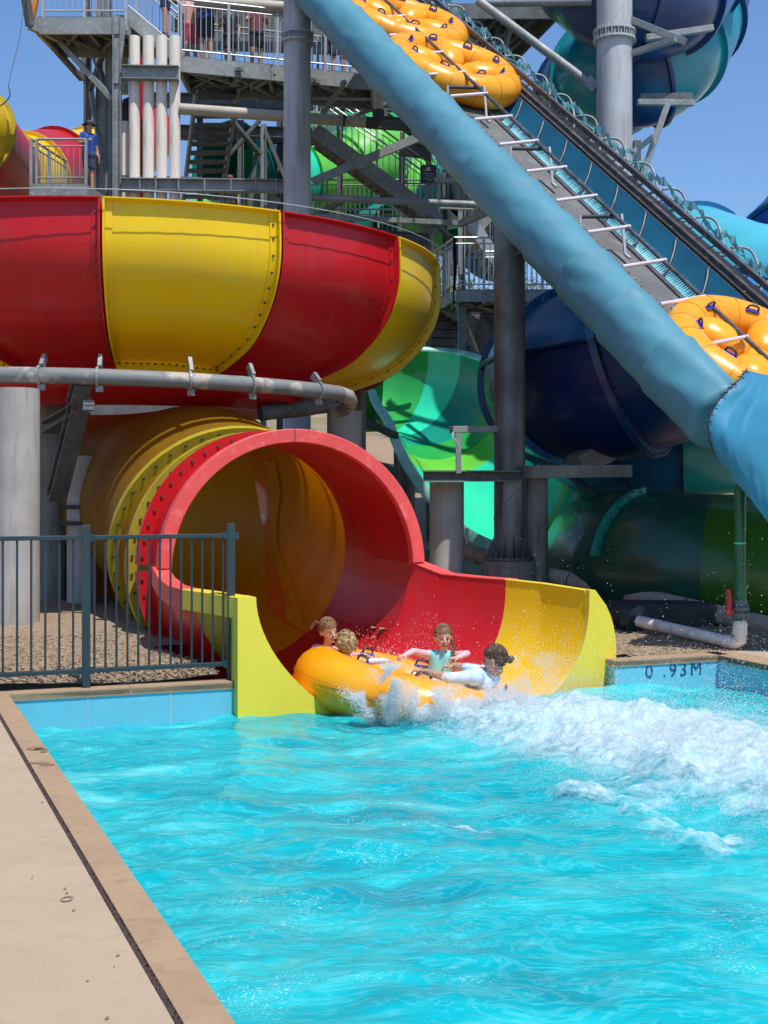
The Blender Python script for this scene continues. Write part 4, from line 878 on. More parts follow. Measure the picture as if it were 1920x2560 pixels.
# end wrap: beyond the laced seam the cloth hangs as a flat panel over the conveyor foot
SEAM = crom([at(1866, 924, 12.45), at(1842, 952, 12.0), at(1795, 1000, 11.8), at(1771, 1048, 11.72), at(1772, 1095, 11.75), at(1788, 1142, 11.9)], 8)
RGT = crom([at(2150, 962, 12.8), at(2150, 1060, 12.5), at(2150, 1200, 12.2), at(2150, 1340, 12.1), at(2150, 1480, 12.0), at(2150, 1600, 12.0)], 8)
m = MB(); P = []
for i in range(41):
    row = []
    for j in range(60):
        f = j/59; p = SEAM[i].lerp(RGT[i], f**1.1); k_ = math.sin(min(1, f*6)*PI/2)
        p = p+Vector((0, -.05*k_+.030*mn.noise(Vector((f*9, i*.10, 1)))+.018*mn.noise(Vector((f*26, i*.06, 5)))*k_, -.03*math.sin(f*9)*(1 if i == 0 else max(0, 1-i/6)))); row.append(p)
    P.append(row)
m.grid(P); m.grid([[p+Vector((.02, .05, -.01)) for p in row] for row in P]); m.build('end_cover', M['tarp_d'], cvy, smooth=3)['label'] = 'flat darker blue cloth panel over the conveyor foot'
m = MB(); m.tube([p+Vector((.006*math.sin(i*2.1), -.02, .012*math.sin(i*1.7))) for i, p in enumerate(crom(SEAM, 2))], .008, 5)
for i in range(2, 40, 4): m.beam(SEAM[i]+Vector((-.035, -.03, .01)), SEAM[i]+Vector((.035, -.03, -.01)), .008, .008)
m.build('lacing', M['black'], cvy)
# hem tufts of the lacing along the pad top
m = MB(); m2 = MB(); rnd = random.Random(5)
hem = []
for i in range(300):
    t = -.3+1.28*i/299; a = .62; dr = CW*math.cos(a)+CN*math.sin(a); p = cv(t, -.045, -.035)+dr*.362; hem.append(p+CW*rnd.uniform(0, .02))
    if i % 3 == 0: m2.beam(p, p+CW*.06+CUp*.02, .014, .008)
m.tube(hem, .007, 4); m.build('hem_rope', M['rail'], cvy); m2.build('eyelet_tie', M['black'], cvy)['kind'] = 'stuff'
# belt deck
def strip(name, m_, sec, ta=-.25, tb=1.02, n=60, amp=0, lab=None):
    m = MB(); m.grid([[cv(ta+(tb-ta)*i/n, s, h+(amp*mn.noise(Vector((i*.6, s*2, h)))) ) for s, h in sec] for i in range(n+1)])
    o = m.build(name, m_, cvy, smooth=R(40)); 
    if lab: o['label'] = lab
    return o
strip('belt', M['belt'], [(.10, -.24), (.25, -.20), (1.18, -.20), (1.18, -.28), (.10, -.28)])
strip('belt_edge', M['rack'], [(1.18, -.17), (1.25, -.17), (1.25, -.29), (1.18, -.29), (1.18, -.17)])
strip('inner_wall', M['pale_cloth'], [(1.25, -.34), (1.42, -.30), (1.58, -.20), (1.70, -.04), (1.77, .04)], amp=.03, lab='blue inner padding of the far side')
strip('inner_wall_back', M['tarp_d'], [(1.25, -.38), (1.58, -.30), (1.70, -.15), (1.80, .02)], lab='blue cloth backing')
# toothed scallop edge in the cloth
m = MB(); nT = 250
for i in range(nT):
    t = .12+.88*i/nT; q0 = cv(t, 1.585, -.195)+CN*.035; q1 = cv(t+.0034, 1.585, -.195)+CN*.035; q2 = cv(t+.0012, 1.44-.06*rnd.random(), -.285)+CN*.03
    m.add([q0, q1, q2], [(0, 1, 2)])
m.grid([[cv(.12+.88*i/40, s, h)+CN*.035 for s, h in ((1.585, -.195), (1.65, -.12), (1.72, -.03), (1.76, .03))] for i in range(41)])
m.build('scalloped_cloth', M['deep_cloth'], cvy)['label'] = 'darker sawtooth edged cloth on the far side'
for i in range(16):                                     # curved ribs
    t = .0+.97*i/15; m = MB(); m.tube(crom([cv(t+.014, 1.25, -.26), cv(t+.004, 1.44, -.22), cv(t-.008, 1.62, -.08), cv(t-.018, 1.74, .08)], 4), .016, 8); m.build('rib', M['rack'], cvy, smooth=3)
# chain truss on the far side
ch0 = strip('chain_rail', M['rack'], [(1.78, .05), (1.86, .05), (1.86, -.06), (1.78, -.06), (1.78, .05)])
strip('chain_rail', M['rack'], [(1.86, .16), (1.92, .16), (1.92, .04), (1.86, .04), (1.86, .16)])
strip('chain_rail', M['rack'], [(1.99, .30), (2.05, .30), (2.05, .22), (1.99, .22), (1.99, .30)])
m = MB()
for i in range(330):
    t = -.2+1.2*i/330; c_ = cv(t, 1.83, .075); m.cyl(c_-CW*.03, c_+CW*.03, .018, 6)
m.build('chain', M['black'], cvy)['kind'] = 'stuff'
m = MB()
for i in range(60):
    t = -.3+1.3*i/60; m.beam(cv(t, 1.9, .05), cv(t+.02, 2.0, .25), .02, .02)
m.build('truss_web', M['rack'], cvy)
strip('outer_shield', M['black'], [(1.87, .03), (1.97, .19), (2.04, -.3), (1.9, -.5)])
# centre cage rail with rungs
m = MB(); m.tube([cv(-.25, .77, .33), cv(1.02, .77, .33)], .026, 10); m.tube([cv(1.02, .77, .33), cv(1.04, .72, .31), cv(1.05, .5, .25), cv(1.052, .2, .22)], .026, 10); m.build('cage_rail', M['rack'], cvy, smooth=R(50))
for i, t in enumerate([-.05+.0715*k for k in range(15)]):
    m = MB(); m.cyl(cv(t, .24, .23), cv(t, .80, .345), .024, 10); m.build('rung', M['chrome'], cvy, smooth=R(50))
for t in (-.02, .165, .345, .53, .70, .885):                   # roller brackets
    g_ = MB(); a_, b_ = cv(t, .36, .14), cv(t, .92, .20); lo = cv(t+.008, .92, -.10)
    g_.cyl(a_+CUp*.10, b_+CUp*.10, .026, 10); br = g_.build('roller', M['black'], cvy, smooth=R(50))
    g_ = MB(); g_.beam(b_+CUp*.12, lo, .03, .06); g_.beam(b_+CUp*.11, a_+CUp*.11, .012, .012); g_.beam(a_+CUp*.12, a_-CUp*.25, .03, .05); g_.beam(lo, lo+CT*.12, .05, .03); g_.build('roller_bracket', M['rail'], br)
# handrail hoops and torn netting along the far side
for i in range(17):
    t = -.12+.0715*i; m = MB()
    m.tube(crom([cv(t, 1.84, .07), cv(t-.002, 2.12, .18), cv(t+.002, 2.34, .26), cv(t+.010, 2.46, .24), cv(t+.026, 2.44, .06), cv(t+.034, 2.38, -.14)], 5), .018, 8); m.build('guard_hoop', M['steel'], cvy, smooth=3)
m = MB(); ns = 260; rnd = random.Random(8)
net = mat('teal_net_cloth', (.26, .52, .50), rough=.8, c2=(.16, .40, .42), nscale=9, trans=.3)
pp_ = []
for i in range(ns):
    t = -.12+1.14*i/ns; sag = math.sin((t+.12)/.0715*PI)**2
    pp_.append((t, cv(t, 2.22+.03*rnd.uniform(-1, 1), .34-.10*sag)))
m.grid([[p+CUp*.045*(1+.7*math.sin(i*1.7)), p-CUp*.05*(1+.8*math.sin(i*.9))] for i, (t, p) in enumerate(pp_)])
for i in range(0, ns, 3):
    t, p = pp_[i]; m.beam(p, p+CT*rnd.uniform(-.1, .1)-CUp*rnd.uniform(.02, .12), .012, .012)
m.tube([cv(-.12+1.14*i/90, 2.22+.04*math.sin(i), .2-.05*math.sin(i*.7)) for i in range(90)], .008, 4)
m.build('safety_net', net, cvy)['label'] = 'ragged teal netting strung along the hoops'
m = MB(); nb2 = 0
for t, L2 in ((.43, .4), (.53, .35), (.25, .2), (.62, .3)):
    m.tube(crom([cv(t, 2.2, .24), cv(t+.01, 2.05, .05), cv(t+.015, 1.9, .05-L2*.5), cv(t+.02, 1.86, .0-L2)], 4), [.012]*12+[.03], 6)
m.build('loose_strap', net, cvy)
# steel legs of the conveyor
m = MB(); m.ibeam(cv(.62, 0, -.5), cv(.62, 2.0, -.45), .2, .25, .02); m.build('cross_member', M['steel_dark'], cvy)
m = MB(); m.ibeam(cv(-.25, 1.9, -.62), cv(1.0, 1.9, -.62), .2, .25, .02); m.build('girder', M['steel_dark'], cvy)
m = MB(); m.ibeam(cv(-.25, .5, -.66), cv(1.0, .5, -.66), .2, .25, .02); m.build('girder', M['steel_dark'], cvy)

# ================================================================ RAFTS
HPAD = mat('violet_blue_handle_pad', (.06, .05, .42), rough=.4)
def make_raft(name, label, group, bands=False):
    t = thing(name, label, 'raft', (0, 0, 0), group)
    m = MB(); n1, n2 = 128, 20; P = []
    def rim_pt(th_, a, r_off=0):
        lobe = abs(math.cos(2*th_)); R0 = .90+.035*lobe; rm = .245+.022*lobe-.018*(1-lobe)**3
        cr_ = R0+(rm+r_off)*math.cos(a); return Vector((cr_*math.cos(th_), cr_*math.sin(th_), .26+(rm+r_off)*math.sin(a)))
    for i in range(n1+1):
        th_ = 2*PI*i/n1; P.append([rim_pt(th_, 2*PI*j/n2) for j in range(n2)])
    m.grid(P, 0, True)
    for k in range(16 if bands else 0):                                   # welded seam bands
        th_ = 2*PI*(k+.5)/16; m.grid([[rim_pt(th_+dd, 2*PI*j/n2, .004) for j in range(n2)] for dd in (-.009, .009)], 1, True)
    for a in (.0,):                                       # welded equator seam
        m.grid([[rim_pt(2*PI*i/n1, aa, .006) for aa in (-.03, .03)] for i in range(n1+1)], 1)
    m.build('outer_tube', [M['orange'], M['orange_band']], t, smooth=3)
    for k in range(4):                                    # inner dividers
        an = PI/4+k*PI/2; m = MB(); d2 = Vector((math.cos(an), math.sin(an), 0))
        m.tube([d2*.16+Vector((0, 0, .24)), d2*.26+Vector((0, 0, .28)), d2*.42+Vector((0, 0, .33)), d2*.60+Vector((0, 0, .36)), d2*.78+Vector((0, 0, .34)), d2*.86+Vector((0, 0, .30))], [.12, .21, .25, .26, .22, .10], 20)
        for v_ in m.v: v_.z = .22+(v_.z-.22)*.72
        o = m.build('divider_tube', [M['orange'], M['orange_band']], t, smooth=3)
    m = MB(); m.lathe((0, 0, 0), [(0, .36), (.12, .35), (.22, .30), (.30, .2)], 32); m.build('centre_boss', M['orange'], t, smooth=3)
    m = MB(); m.lathe((0, 0, 0), [(0, .14), (.3, .17), (.78, .20), (.92, .14), (.95, .02), (.8, .0), (0, 0)], 48); m.build('floor', M['orange'], t, smooth=R(50))
    for k in range(8):
        th_ = PI/8+k*PI/4; c_ = Vector((.80*math.cos(th_), .80*math.sin(th_), .485)); q = Matrix.Rotation(th_, 3, 'Z')
        m = MB(); m.box(c_+Vector((0, 0, .008)), (.07, .17, .022), q); h_ = m.build('handle', HPAD, t, bevel=.008)
        m = MB(); m.tube([c_+q @ Vector(v) for v in ((0, -.07, .01), (0, -.06, .055), (0, -.03, .07), (0, .03, .07), (0, .06, .055), (0, .07, .01))], .013, 8); m.build('grip', M['black'], h_, smooth=3)
    return t
def copy_tree(o, parent=None):
    c = o.copy(); col.objects.link(c)
    if parent is not None: c.parent = parent
    for ch_ in list(o.children): copy_tree(ch_, c)
    return c
raft0 = make_raft('raft', 'orange four seat raft carrying four riders out of the slide into the splash', 'orange rafts')
raft0.matrix_world = Matrix.Translation((.24, 11.15, -.505)) @ Matrix.Rotation(R(13.5), 4, 'Y') @ Matrix.Rotation(R(-3.5), 4, 'X') @ Matrix.Rotation(R(20), 4, 'Z') @ Matrix.Scale(.95, 4)
Mc = Matrix((CW, -CT, CN)).transposed()
if Mc.determinant() < 0: Mc = Matrix((-CW, -CT, CN)).transposed()
raftc = None
for t, rz, lb in ((.035, 10, 'empty orange raft topmost in the row on the conveyor'), (.213, 30, 'empty orange raft below the topmost one on the conveyor'), (.93, 0, 'empty orange raft at the foot of the conveyor')):
    if raftc is None: raftc = r_ = make_raft('raft', lb, 'orange rafts', True)
    else: r_ = copy_tree(raftc); r_['label'] = lb
    r_.matrix_world = Matrix.Translation(cv(t, .98, -.20)) @ (Mc.to_4x4()) @ Matrix.Rotation(R(rz), 4, 'Z') @ Matrix.Scale(.99, 4)
# ================================================================ STAIR TOWER
tw = thing('slide_tower', 'grey galvanised steel stair tower with platforms, railings and braces behind the slides', 'tower', (-2.5, 25.5, 0))
def B(a, b, w=.12, h=.16, m_='steel', nm='beam', ib=False):
    m = MB(); (m.ibeam if ib else m.beam)(a, b, w, h); return m.build(nm, M[m_], tw)
def Bp(x0, y0, Y0, x1, y1, Y1, wpx, m_='steel', nm='brace', ib=False, d=.1):
    a, b = at(x0, y0, Y0), at(x1, y1, Y1); h = wpx/F*(Y0+Y1)/2; return B(a, b, d, h, m_, nm, ib)
def P_(x0, y0, Y0, x1, y1, Y1, rpx, m_='steel', nm='brace'):
    m = MB(); m.cyl(at(x0, y0, Y0), at(x1, y1, Y1), rpx/F*(Y0+Y1)/2, 14); return m.build(nm, M[m_], tw, smooth=R(40))
def Cp(cx, y0, Y, wpx, m_='steel', z0=0, ib=True):
    a = at(cx, y0, Y); b = Vector((a.x, a.y, z0)); wd = wpx/F*Y; m = MB()
    if ib:
        for s in (-1, 1): m.beam(a+Vector((s*wd*.45, 0, 0)), b+Vector((s*wd*.45, 0, 0)), wd*.1, wd*.9, up=(0, 1, 0))
        m.beam(a, b, wd*.8, wd*.1, up=(0, 1, 0))
    else: m.beam(a, b, wd, wd, up=(0, 1, 0))
    return m.build('column', M[m_], tw)
def railing(a, b, h=1.1, post=1.5, gap=.12, m_='rail', drop=.28, parent=None):
    a, b = Vector(a), Vector(b); L_ = (Vector((b.x, b.y, 0))-Vector((a.x, a.y, 0))).length; u = Vector((0, 0, 1)); m = MB()
    m.cyl(a+u*h, b+u*h, .024, 6); m.cyl(a+u*.1, b+u*.1, .016, 6); m.cyl(a+u*(h-.12), b+u*(h-.12), .014, 6)
    n_ = int(L_/gap)
    for i in range(1, n_): p = a.lerp(b, i/n_); m.cyl(p+u*.1, p+u*(h-.12), .0085, 5)
    r_ = m.build('railing', M[m_], parent or tw); k = max(1, int(round(L_/post)))
    for i in range(k+1):
        p = a.lerp(b, i/k); m = MB(); m.beam(p-u*drop, p+u*h, .05, .05, up=(0, 1, 0)); m.build('post', M[m_], r_)
    return r_
def deck_(a, b, dep, th=.26, xb=5, m_='steel', name='platform', mid=None):   # a,b front edge (left,right) world; dep depth vector
    m = MB(); u = Vector((0, 0, 1)); m.add([a, b, b+dep, a+dep, a+u*.03, b+u*.03, b+dep+u*.03, a+dep+u*.03], [(0, 1, 2, 3), (7, 6, 5, 4), (0, 4, 5, 1), (1, 5, 6, 2), (2, 6, 7, 3), (3, 7, 4, 0)])
    o = m.build(name, M['steel_dark'], tw); n_ = max(2, xb)
    for (p, q) in ((a, b), (a+dep, b+dep), (a, a+dep), (b, b+dep)):
        m = MB(); m.beam(p-u*th/2, q-u*th/2, .07, th); m.build('edge_beam', M[m_], o)
    m = MB()
    for i in range(1, n_): m.beam(a.lerp(b, i/n_)-u*.09, (a+dep).lerp(b+dep, i/n_)-u*.09, .06, .14)
    for i in range(0, n_-1, 2):
        m.beam(a.lerp(b, i/n_)-u*.2, (a+dep).lerp(b+dep, (i+2)/n_)-u*.2, .05, .05); m.beam(a.lerp(b, (i+2)/n_)-u*.2, (a+dep).lerp(b+dep, i/n_)-u*.2, .05, .05)
    m.build('joist', M[m_], o); return o
def stair(lo, hi, wv, n_, rail_=(0, 1), m_='steel', tr='steel_dark'):
    d_ = hi-lo; o = None; m = MB()
    for i in range(n_):
        p = lo+d_*((i+.5)/n_); run = Vector((d_.x, d_.y, 0)); run = run/max(run.length, .01)*.27
        m.add([p, p+wv, p+wv+run, p+run, p+Vector((0, 0, .04)), p+wv+Vector((0, 0, .04)), p+wv+run+Vector((0, 0, .04)), p+run+Vector((0, 0, .04))], [(0, 1, 2, 3), (7, 6, 5, 4), (0, 4, 5, 1), (1, 5, 6, 2), (2, 6, 7, 3), (3, 7, 4, 0)])
    o = m.build('stair_flight', M[tr], tw)
    for s in (0, 1):
        m = MB(); m.beam(lo+wv*s, hi+wv*s, .06, .28); m.build('stringer', M[m_], o)
    for s in rail_: railing(lo+wv*s+Vector((0, 0, .1)), hi+wv*s+Vector((0, 0, .1)), 1.0, 1.2, .13, drop=.1)
    return o
V = Vector
# upper left landing
a_, b_ = at(95, 45, 24.0), at(315, 40, 24.0); b_.z = a_.z
deck_(a_, b_, V((.1, 1.25, 0)), .32, 4); railing(a_+V((.1, 0, .04)), b_+V((0, 0, .04)), 1.1, .75, .11)
Bp(62, -20, 23.6, 76, 66, 23.8, 26, 'steel_dark', 'edge_beam'); Bp(74, 60, 23.8, 155, 96, 24.6, 26, 'steel', 'edge_beam')
B(at(96, -30, 23.9), at(78, 60, 23.9), .08, .12, 'orange_band', 'bracket')
# stair down to the upper deck
lo = at(452, 150, 24.4); hi = at(318, 38, 24.2); stair(lo, hi, V((0, 1.0, 0)), 9, (0, 1))
a_, b_ = at(448, 142, 24.4), at(930, 160, 25.5); b_.z = a_.z
deck_(a_, b_, V((0, 1.35, 0)), .30, 9); railing(a_+V((0, 0, .04)), b_+V((0, 0, .04)), 1.1, .95, .105); railing(a_+V((.3, 1.3, .04)), b_+V((0, 1.3, .04)), 1.1, 1.2, .12, 'steel')
# dark beams added as backdrop for the shade above and behind the deck
for k, (x0, y0, x1, y1, Y) in enumerate(((430, 60, 950, 75, 29), (430, -10, 950, 0, 28), (380, 250, 1010, 262, 29), (430, 330, 780, 345, 30))):
    Bp(x0, y0, Y, x1, y1, Y, 34, 'steel_dark', 'beam', True, .2)  # added dark backdrop beams standing for the shade
for px, Y, wd, mm in ((293, 24.0, 20, 'steel'), (219, 26.0, 17, 'steel_dark'), (251, 25.6, 20, 'steel'), (272, 25.0, 15, 'steel')):
    Cp(px, -20 if px != 293 else 40, Y, wd, mm)
for px, y0, Y, wd, mm in ((602, 300, 29, 15, 'steel_dark'), (659, 310, 28, 14, 'steel'), (500, 220, 29.5, 14, 'steel_dark'), (1071, 340, 27, 14, 'steel'), (1154, 440, 25.5, 18, 'steel'), (1006, 330, 29, 12, 'steel_dark'), (700, 250, 30, 16, 'steel_dark'), (850, 240, 29, 15, 'steel_dark'), (1112, 430, 28.5, 12, 'steel_dark')):
    Cp(px, y0, Y, wd, mm)
for q in ((90, 70, 24.2, 205, 198, 25.8, 11, 'steel_dark'), (140, 95, 24.6, 283, 250, 24.1, 13, 'steel'), (205, 198, 25.9, 215, 120, 25.9, 20, 'steel_dark'), (228, 120, 25.9, 262, 210, 25.2, 10, 'steel_dark'),
          (262, 120, 25.3, 226, 225, 25.9, 10, 'steel_dark'), (310, 60, 24, 290, 210, 24, 12, 'steel'), (228, 230, 25.9, 268, 470, 25.2, 10, 'steel'), (480, 178, 24.6, 600, 213, 25.6, 8, 'steel'), (470, 205, 25.6, 605, 172, 24.6, 8, 'steel'),
          (428, 205, 24.6, 462, 160, 24.6, 12, 'steel'), (578, 212, 25.5, 612, 178, 24.8, 10, 'steel'), (640, 215, 25.6, 690, 180, 24.9, 12, 'steel'),
          (583, 305, 27, 650, 385, 28, 10, 'steel_dark'), (650, 300, 28, 575, 385, 28, 9, 'steel_dark'), (665, 330, 28, 715, 450, 28, 9, 'steel_dark'), (625, 520, 28, 640, 380, 28, 9, 'steel_dark'),
          (781, 455, 25, 1068, 335, 25, 20, 'steel'), (780, 200, 25, 862, 234, 26, 9, 'steel'), (862, 203, 25.2, 806, 286, 26, 10, 'steel'), (905, 245, 26.5, 1045, 345, 27, 14, 'steel_dark'), (860, 300, 27, 985, 250, 27, 9, 'steel'),
          (1120, 300, 26, 1145, 380, 26, 10, 'steel'), (1080, 380, 26.5, 1112, 360, 26, 12, 'steel'), (1118, 385, 27, 1145, 500, 26.5, 11, 'steel'), (1190, 460, 26, 1165, 520, 26, 12, 'steel'),
          (1150, 560, 24, 1240, 520, 23, 16, 'steel'), (1070, 540, 26, 1175, 640, 27, 10, 'steel_dark'), (615, 560, 27, 700, 500, 27, 16, 'steel'), (780, 545, 27, 860, 500, 26, 12, 'steel_dark'),
          (1138, 745, 25.5, 1203, 915, 26.5, 12, 'steel'), (1125, 895, 26.8, 1215, 800, 26, 14, 'steel_dark'), (1170, 930, 26.5, 1240, 840, 26, 10, 'steel_dark'), (1075, 900, 27.5, 1150, 960, 27, 14, 'steel_dark')):
    Bp(*q[:7], q[7])
# horizontal members
Bp(305, 182, 23.95, 447, 184, 23.95, 34, 'steel', 'beam', True, .2)
o = Bp(303, 462, 23.9, 722, 466, 24.2, 31, 'steel', 'beam', True, .2); m = MB()
for px in (350, 390, 447, 512, 578, 640, 690): m.beam(at(px, 450, 23.85), at(px, 478, 23.85), .02, .1, up=(0, 1, 0))
m.build('stiffener', M['steel'], o)
Bp(303, 444, 24.2, 505, 449, 24.2, 10, 'steel_dark', 'beam')
Bp(780, 233, 26, 1004, 238, 26.4, 26, 'steel', 'beam', True, .2); Bp(940, 306, 26.5, 1072, 316, 27, 28, 'steel_dark', 'beam', True, .2)
P_(781, 494, 23.2, 1236, 514, 23.0, 9, 'steel', 'tie_pipe'); Bp(786, 541, 24.5, 1146, 558, 24.5, 12, 'steel', 'beam'); Bp(800, 582, 27, 1070, 600, 27, 30, 'steel_dark', 'beam', True, .2)
Bp(700, 575, 28, 960, 585, 28, 26, 'steel_dark', 'beam', True, .2); Bp(1085, 450, 25.5, 1230, 455, 25.5, 12, 'steel', 'beam'); Bp(1000, 372, 27, 1075, 382, 27, 30, 'steel_dark', 'beam', True, .2)
Bp(1100, 517, 24, 1195, 520, 24, 10, 'pvc_beige', 'light_strip'); Bp(620, 330, 29, 780, 335, 29, 26, 'steel_dark', 'beam', True, .2)
# stairs
lo = at(457, 508, 28.0); hi = at(492, 212, 25.7); stair(lo, hi, V((.86, 0, 0)), 13, (), 'steel')
lo = at(1098, 552, 27); hi = at(786, 326, 27); stair(lo, hi, V((0, 1.0, 0)), 17, (0, 1))
lo = at(1180, 585, 28); hi = at(1255, 500, 28); stair(lo, hi, V((0, 1.0, 0)), 6, (0,))
lo = at(1215, 830, 26.4); hi = at(1080, 745, 26.4); stair(lo, hi, V((0, 1.0, 0)), 9, ())
for k in range(9): Bp(1040+k*6, 752+k*21, 27.6, 1200 if k > 3 else 1236, 757+k*21, 27.6, 19, 'steel_dark', 'tread', d=.5)
Bp(1045, 870, 30, 1245, 870, 30, 260, 'steel_dark', 'dark_backdrop', d=.08)  # added dark sheet hiding sky where shade lies under the stairs
Bp(455, 40, 28.5, 965, 60, 28.5, 165, 'steel_dark', 'wall_or_shade_panel', d=.05)  # added dark panel standing for roof shade behind the deck
# mid decks with railings behind
a_, b_ = at(560, 560, 29.5), at(1075, 562, 29.5); b_.z = a_.z; railing(a_, b_, 1.05, 1.3, .11, 'steel')
a_, b_ = at(770, 600, 28.3), at(1080, 602, 28.3); b_.z = a_.z; railing(a_, b_, .7, 1.3, .11, 'rail')
a_, b_ = at(1000, 470, 27.8), at(1120, 475, 27.8); b_.z = a_.z; railing(a_, b_, 1.0, 1.3, .11, 'steel')
# right hand landing
a_ = at(1136, 727, 25.2); b_ = at(1430, 727, 25.2); deck_(a_, b_, V((0, 1.5, 0)), .22, 5)
railing(a_+V((0, 0, .03)), b_+V((0, 0, .03)), 1.05, .62, .10); c_ = at(1072, 745, 27.2); c_.z = a_.z; railing(c_+V((0, 0, .03)), a_+V((0, 0, .03)), 1.05, .8, .11)
m = MB(); m.add([a_, c_, c_+V((1.2, 0, 0)), a_+V((1, 1, 0))], [(0, 1, 2, 3)]); m.beam(a_-V((0, 0, .11)), c_-V((0, 0, .11)), .06, .22); m.build('corner_platform', M['steel'], tw)
railing(a_+V((.4, 1.5, .03)), b_+V((0, 1.5, .03)), 1.05, .8, .10)
lo = at(1300, 735, 27.4); hi = at(1180, 560, 27.4); stair(lo, hi, V((0, .9, 0)), 9, (0, 1), 'rail', 'pvc_beige')
# upper right platform seen from below
a_ = at(1080, 12, 24.2); b_ = at(1392, 12, 24.2); b_.z = a_.z; deck_(a_, b_, V((-.75, 3.2, 0)), .28, 7, 'steel_dark')
railing(a_+V((0, 0, .04)), b_+V((0, 0, .04)), 1.1, 1, .11)
P_(1222, 9, 23.2, 1480, 5, 21.9, 9, 'steel', 'tie_pipe'); P_(1196, 2, 22.4, 1478, 212, 21.7, 11, 'steel', 'brace'); Bp(1470, 200, 21.7, 1492, 222, 21.6, 26, 'steel', 'gusset')
Bp(1245, 48, 24.8, 1240, 160, 24.8, 20, 'steel_dark', 'column'); Bp(1290, 20, 24.4, 1262, 120, 24.8, 11, 'steel'); Bp(1388, 15, 24.6, 1258, 140, 26.8, 12, 'steel'); Bp(1340, 30, 24.4, 1200, 120, 26, 12, 'steel'); Bp(1180, 100, 26, 1330, 20, 24.6, 14, 'steel_dark')
P_(1130, 60, 26, 1380, 30, 25.2, 13, 'steel_dark', 'beam')
# lower left landing
a_ = at(78, 462, 22.6); b_ = at(215, 470, 22.6); b_.z = a_.z; deck_(a_, b_, V((.2, 1.6, 0)), .20, 3); railing(a_+V((.1, 0, .03)), b_+V((0, 0, .03)), .80, .9, .105, 'steel'); railing(a_+V((.0, 0, .03)), a_+V((.25, 1.5, .03)), .80, .9, .12, 'steel')
# braces on the column carrying the coil at the top right
ct = thing('coil_bracket', 'grey steel bracket arms holding the blue coils off the tall right column', 'bracket', at(1600, 200, 21.5))
def A2(x0, y0, Y0, x1, y1, Y1, wpx, m_='steel', nm='arm'):
    m = MB(); m.beam(at(x0, y0, Y0), at(x1, y1, Y1), wpx/F*Y0, wpx/F*Y0); m.build(nm, M[m_], ct, bevel=.006)
A2(1578, 50, 21.4, 1712, 104, 20.8, 16); A2(1578, 134, 21.4, 1690, 98, 20.8, 14); A2(1614, 95, 21.4, 1782, 70, 21.6, 15); A2(1592, 256, 21.6, 1734, 258, 21.6, 14, nm='cradle'); A2(1600, 245, 21.9, 1730, 243, 21.9, 18, 'steel_dark', 'saddle')
A2(1668, 262, 21.5, 1598, 462, 21.5, 15, nm='strut'); A2(1582, 382, 21.5, 1640, 336, 21.5, 13, nm='strut'); A2(1592, 352, 21.8, 1592, 470, 21.8, 18, 'steel_dark', 'stub')
# ---- service pipes on the tower
def vpipe(cx, y0, y1, Y, rpx, lb, m_='pvc', grp='white downpipes on the tower'):
    t = thing('downpipe', lb, 'pipe', at(cx, y1, Y), grp); m = MB(); m.cyl(at(cx, y1, Y), at(cx, y0, Y), rpx/F*Y, 20); m.build('pipe', M[m_], t, smooth=R(40)); return t
for k, (cx, lb) in enumerate(((336, 'first tall white downpipe from the left in the full height row'), (371, 'second tall white downpipe in the full height row'), (404, 'third tall white downpipe in the full height row'), (437, 'fourth and rightmost tall white downpipe by the stair flight'))):
    vpipe(cx, 92, 560, 24.12, 14, lb)
t = vpipe(312, 305, 560, 24.3, 11, 'short white downpipe under a black elbow at the left of the row')
m = MB(); m.tube(crom([at(312, 302, 24.3), at(312, 280, 24.3), at(314, 262, 24.4), at(330, 254, 24.7)], 5), [13/F*25]*16, 14); m.build('elbow', M['black'], t, smooth=3)
vpipe(312, 90, 235, 25.4, 9, 'short shaded beige pipe above the black elbow', 'pvc_beige', 'shaded pipes on the tower')
solo('fire_pipe', 'thin red pipe showing between the white downpipes', 'pipe', lambda m: m.cyl(at(354, 560, 26.2), at(354, 90, 26.2), .05, 10), M['red'])
t = thing('cross_pipe', 'long beige pipe crossing the tower and turning up through a black elbow', 'pipe', at(450, 272, 24.2))
m = MB(); m.cyl(at(449, 272, 24.1), at(918, 306, 24.4), .108, 18); m.build('pipe', M['pvc_beige'], t, smooth=R(40))
for px, py in ((483, 275), (593, 283), (860, 302)):
    p = at(px, py, 24.22); dd = (at(918, 306, 24.4)-at(449, 272, 24.1)).normalized(); m = MB(); m.cyl(p-dd*.02, p+dd*.02, .116, 18); m.build('clamp', M['black'], t)
m = MB(); m.tube(crom([at(916, 306, 24.4), at(932, 307, 24.4), at(945, 300, 24.4), at(946, 285, 24.4), at(946, 276, 24.4)], 5), .118, 16); m.build('elbow', M['black'], t, smooth=3)
m = MB(); m.cyl(at(946, 278, 24.4), at(946, 196, 24.4), .10, 16); m.build('riser', M['pvc_beige'], t, smooth=R(40))
solo('roof_pipe', 'thick beige pipe crossing the top edge above the deck railing', 'pipe', lambda m: m.cyl(at(488, 4, 24.9), at(740, 22, 25.0), .13, 18), M['pvc_beige'], smooth=R(40))
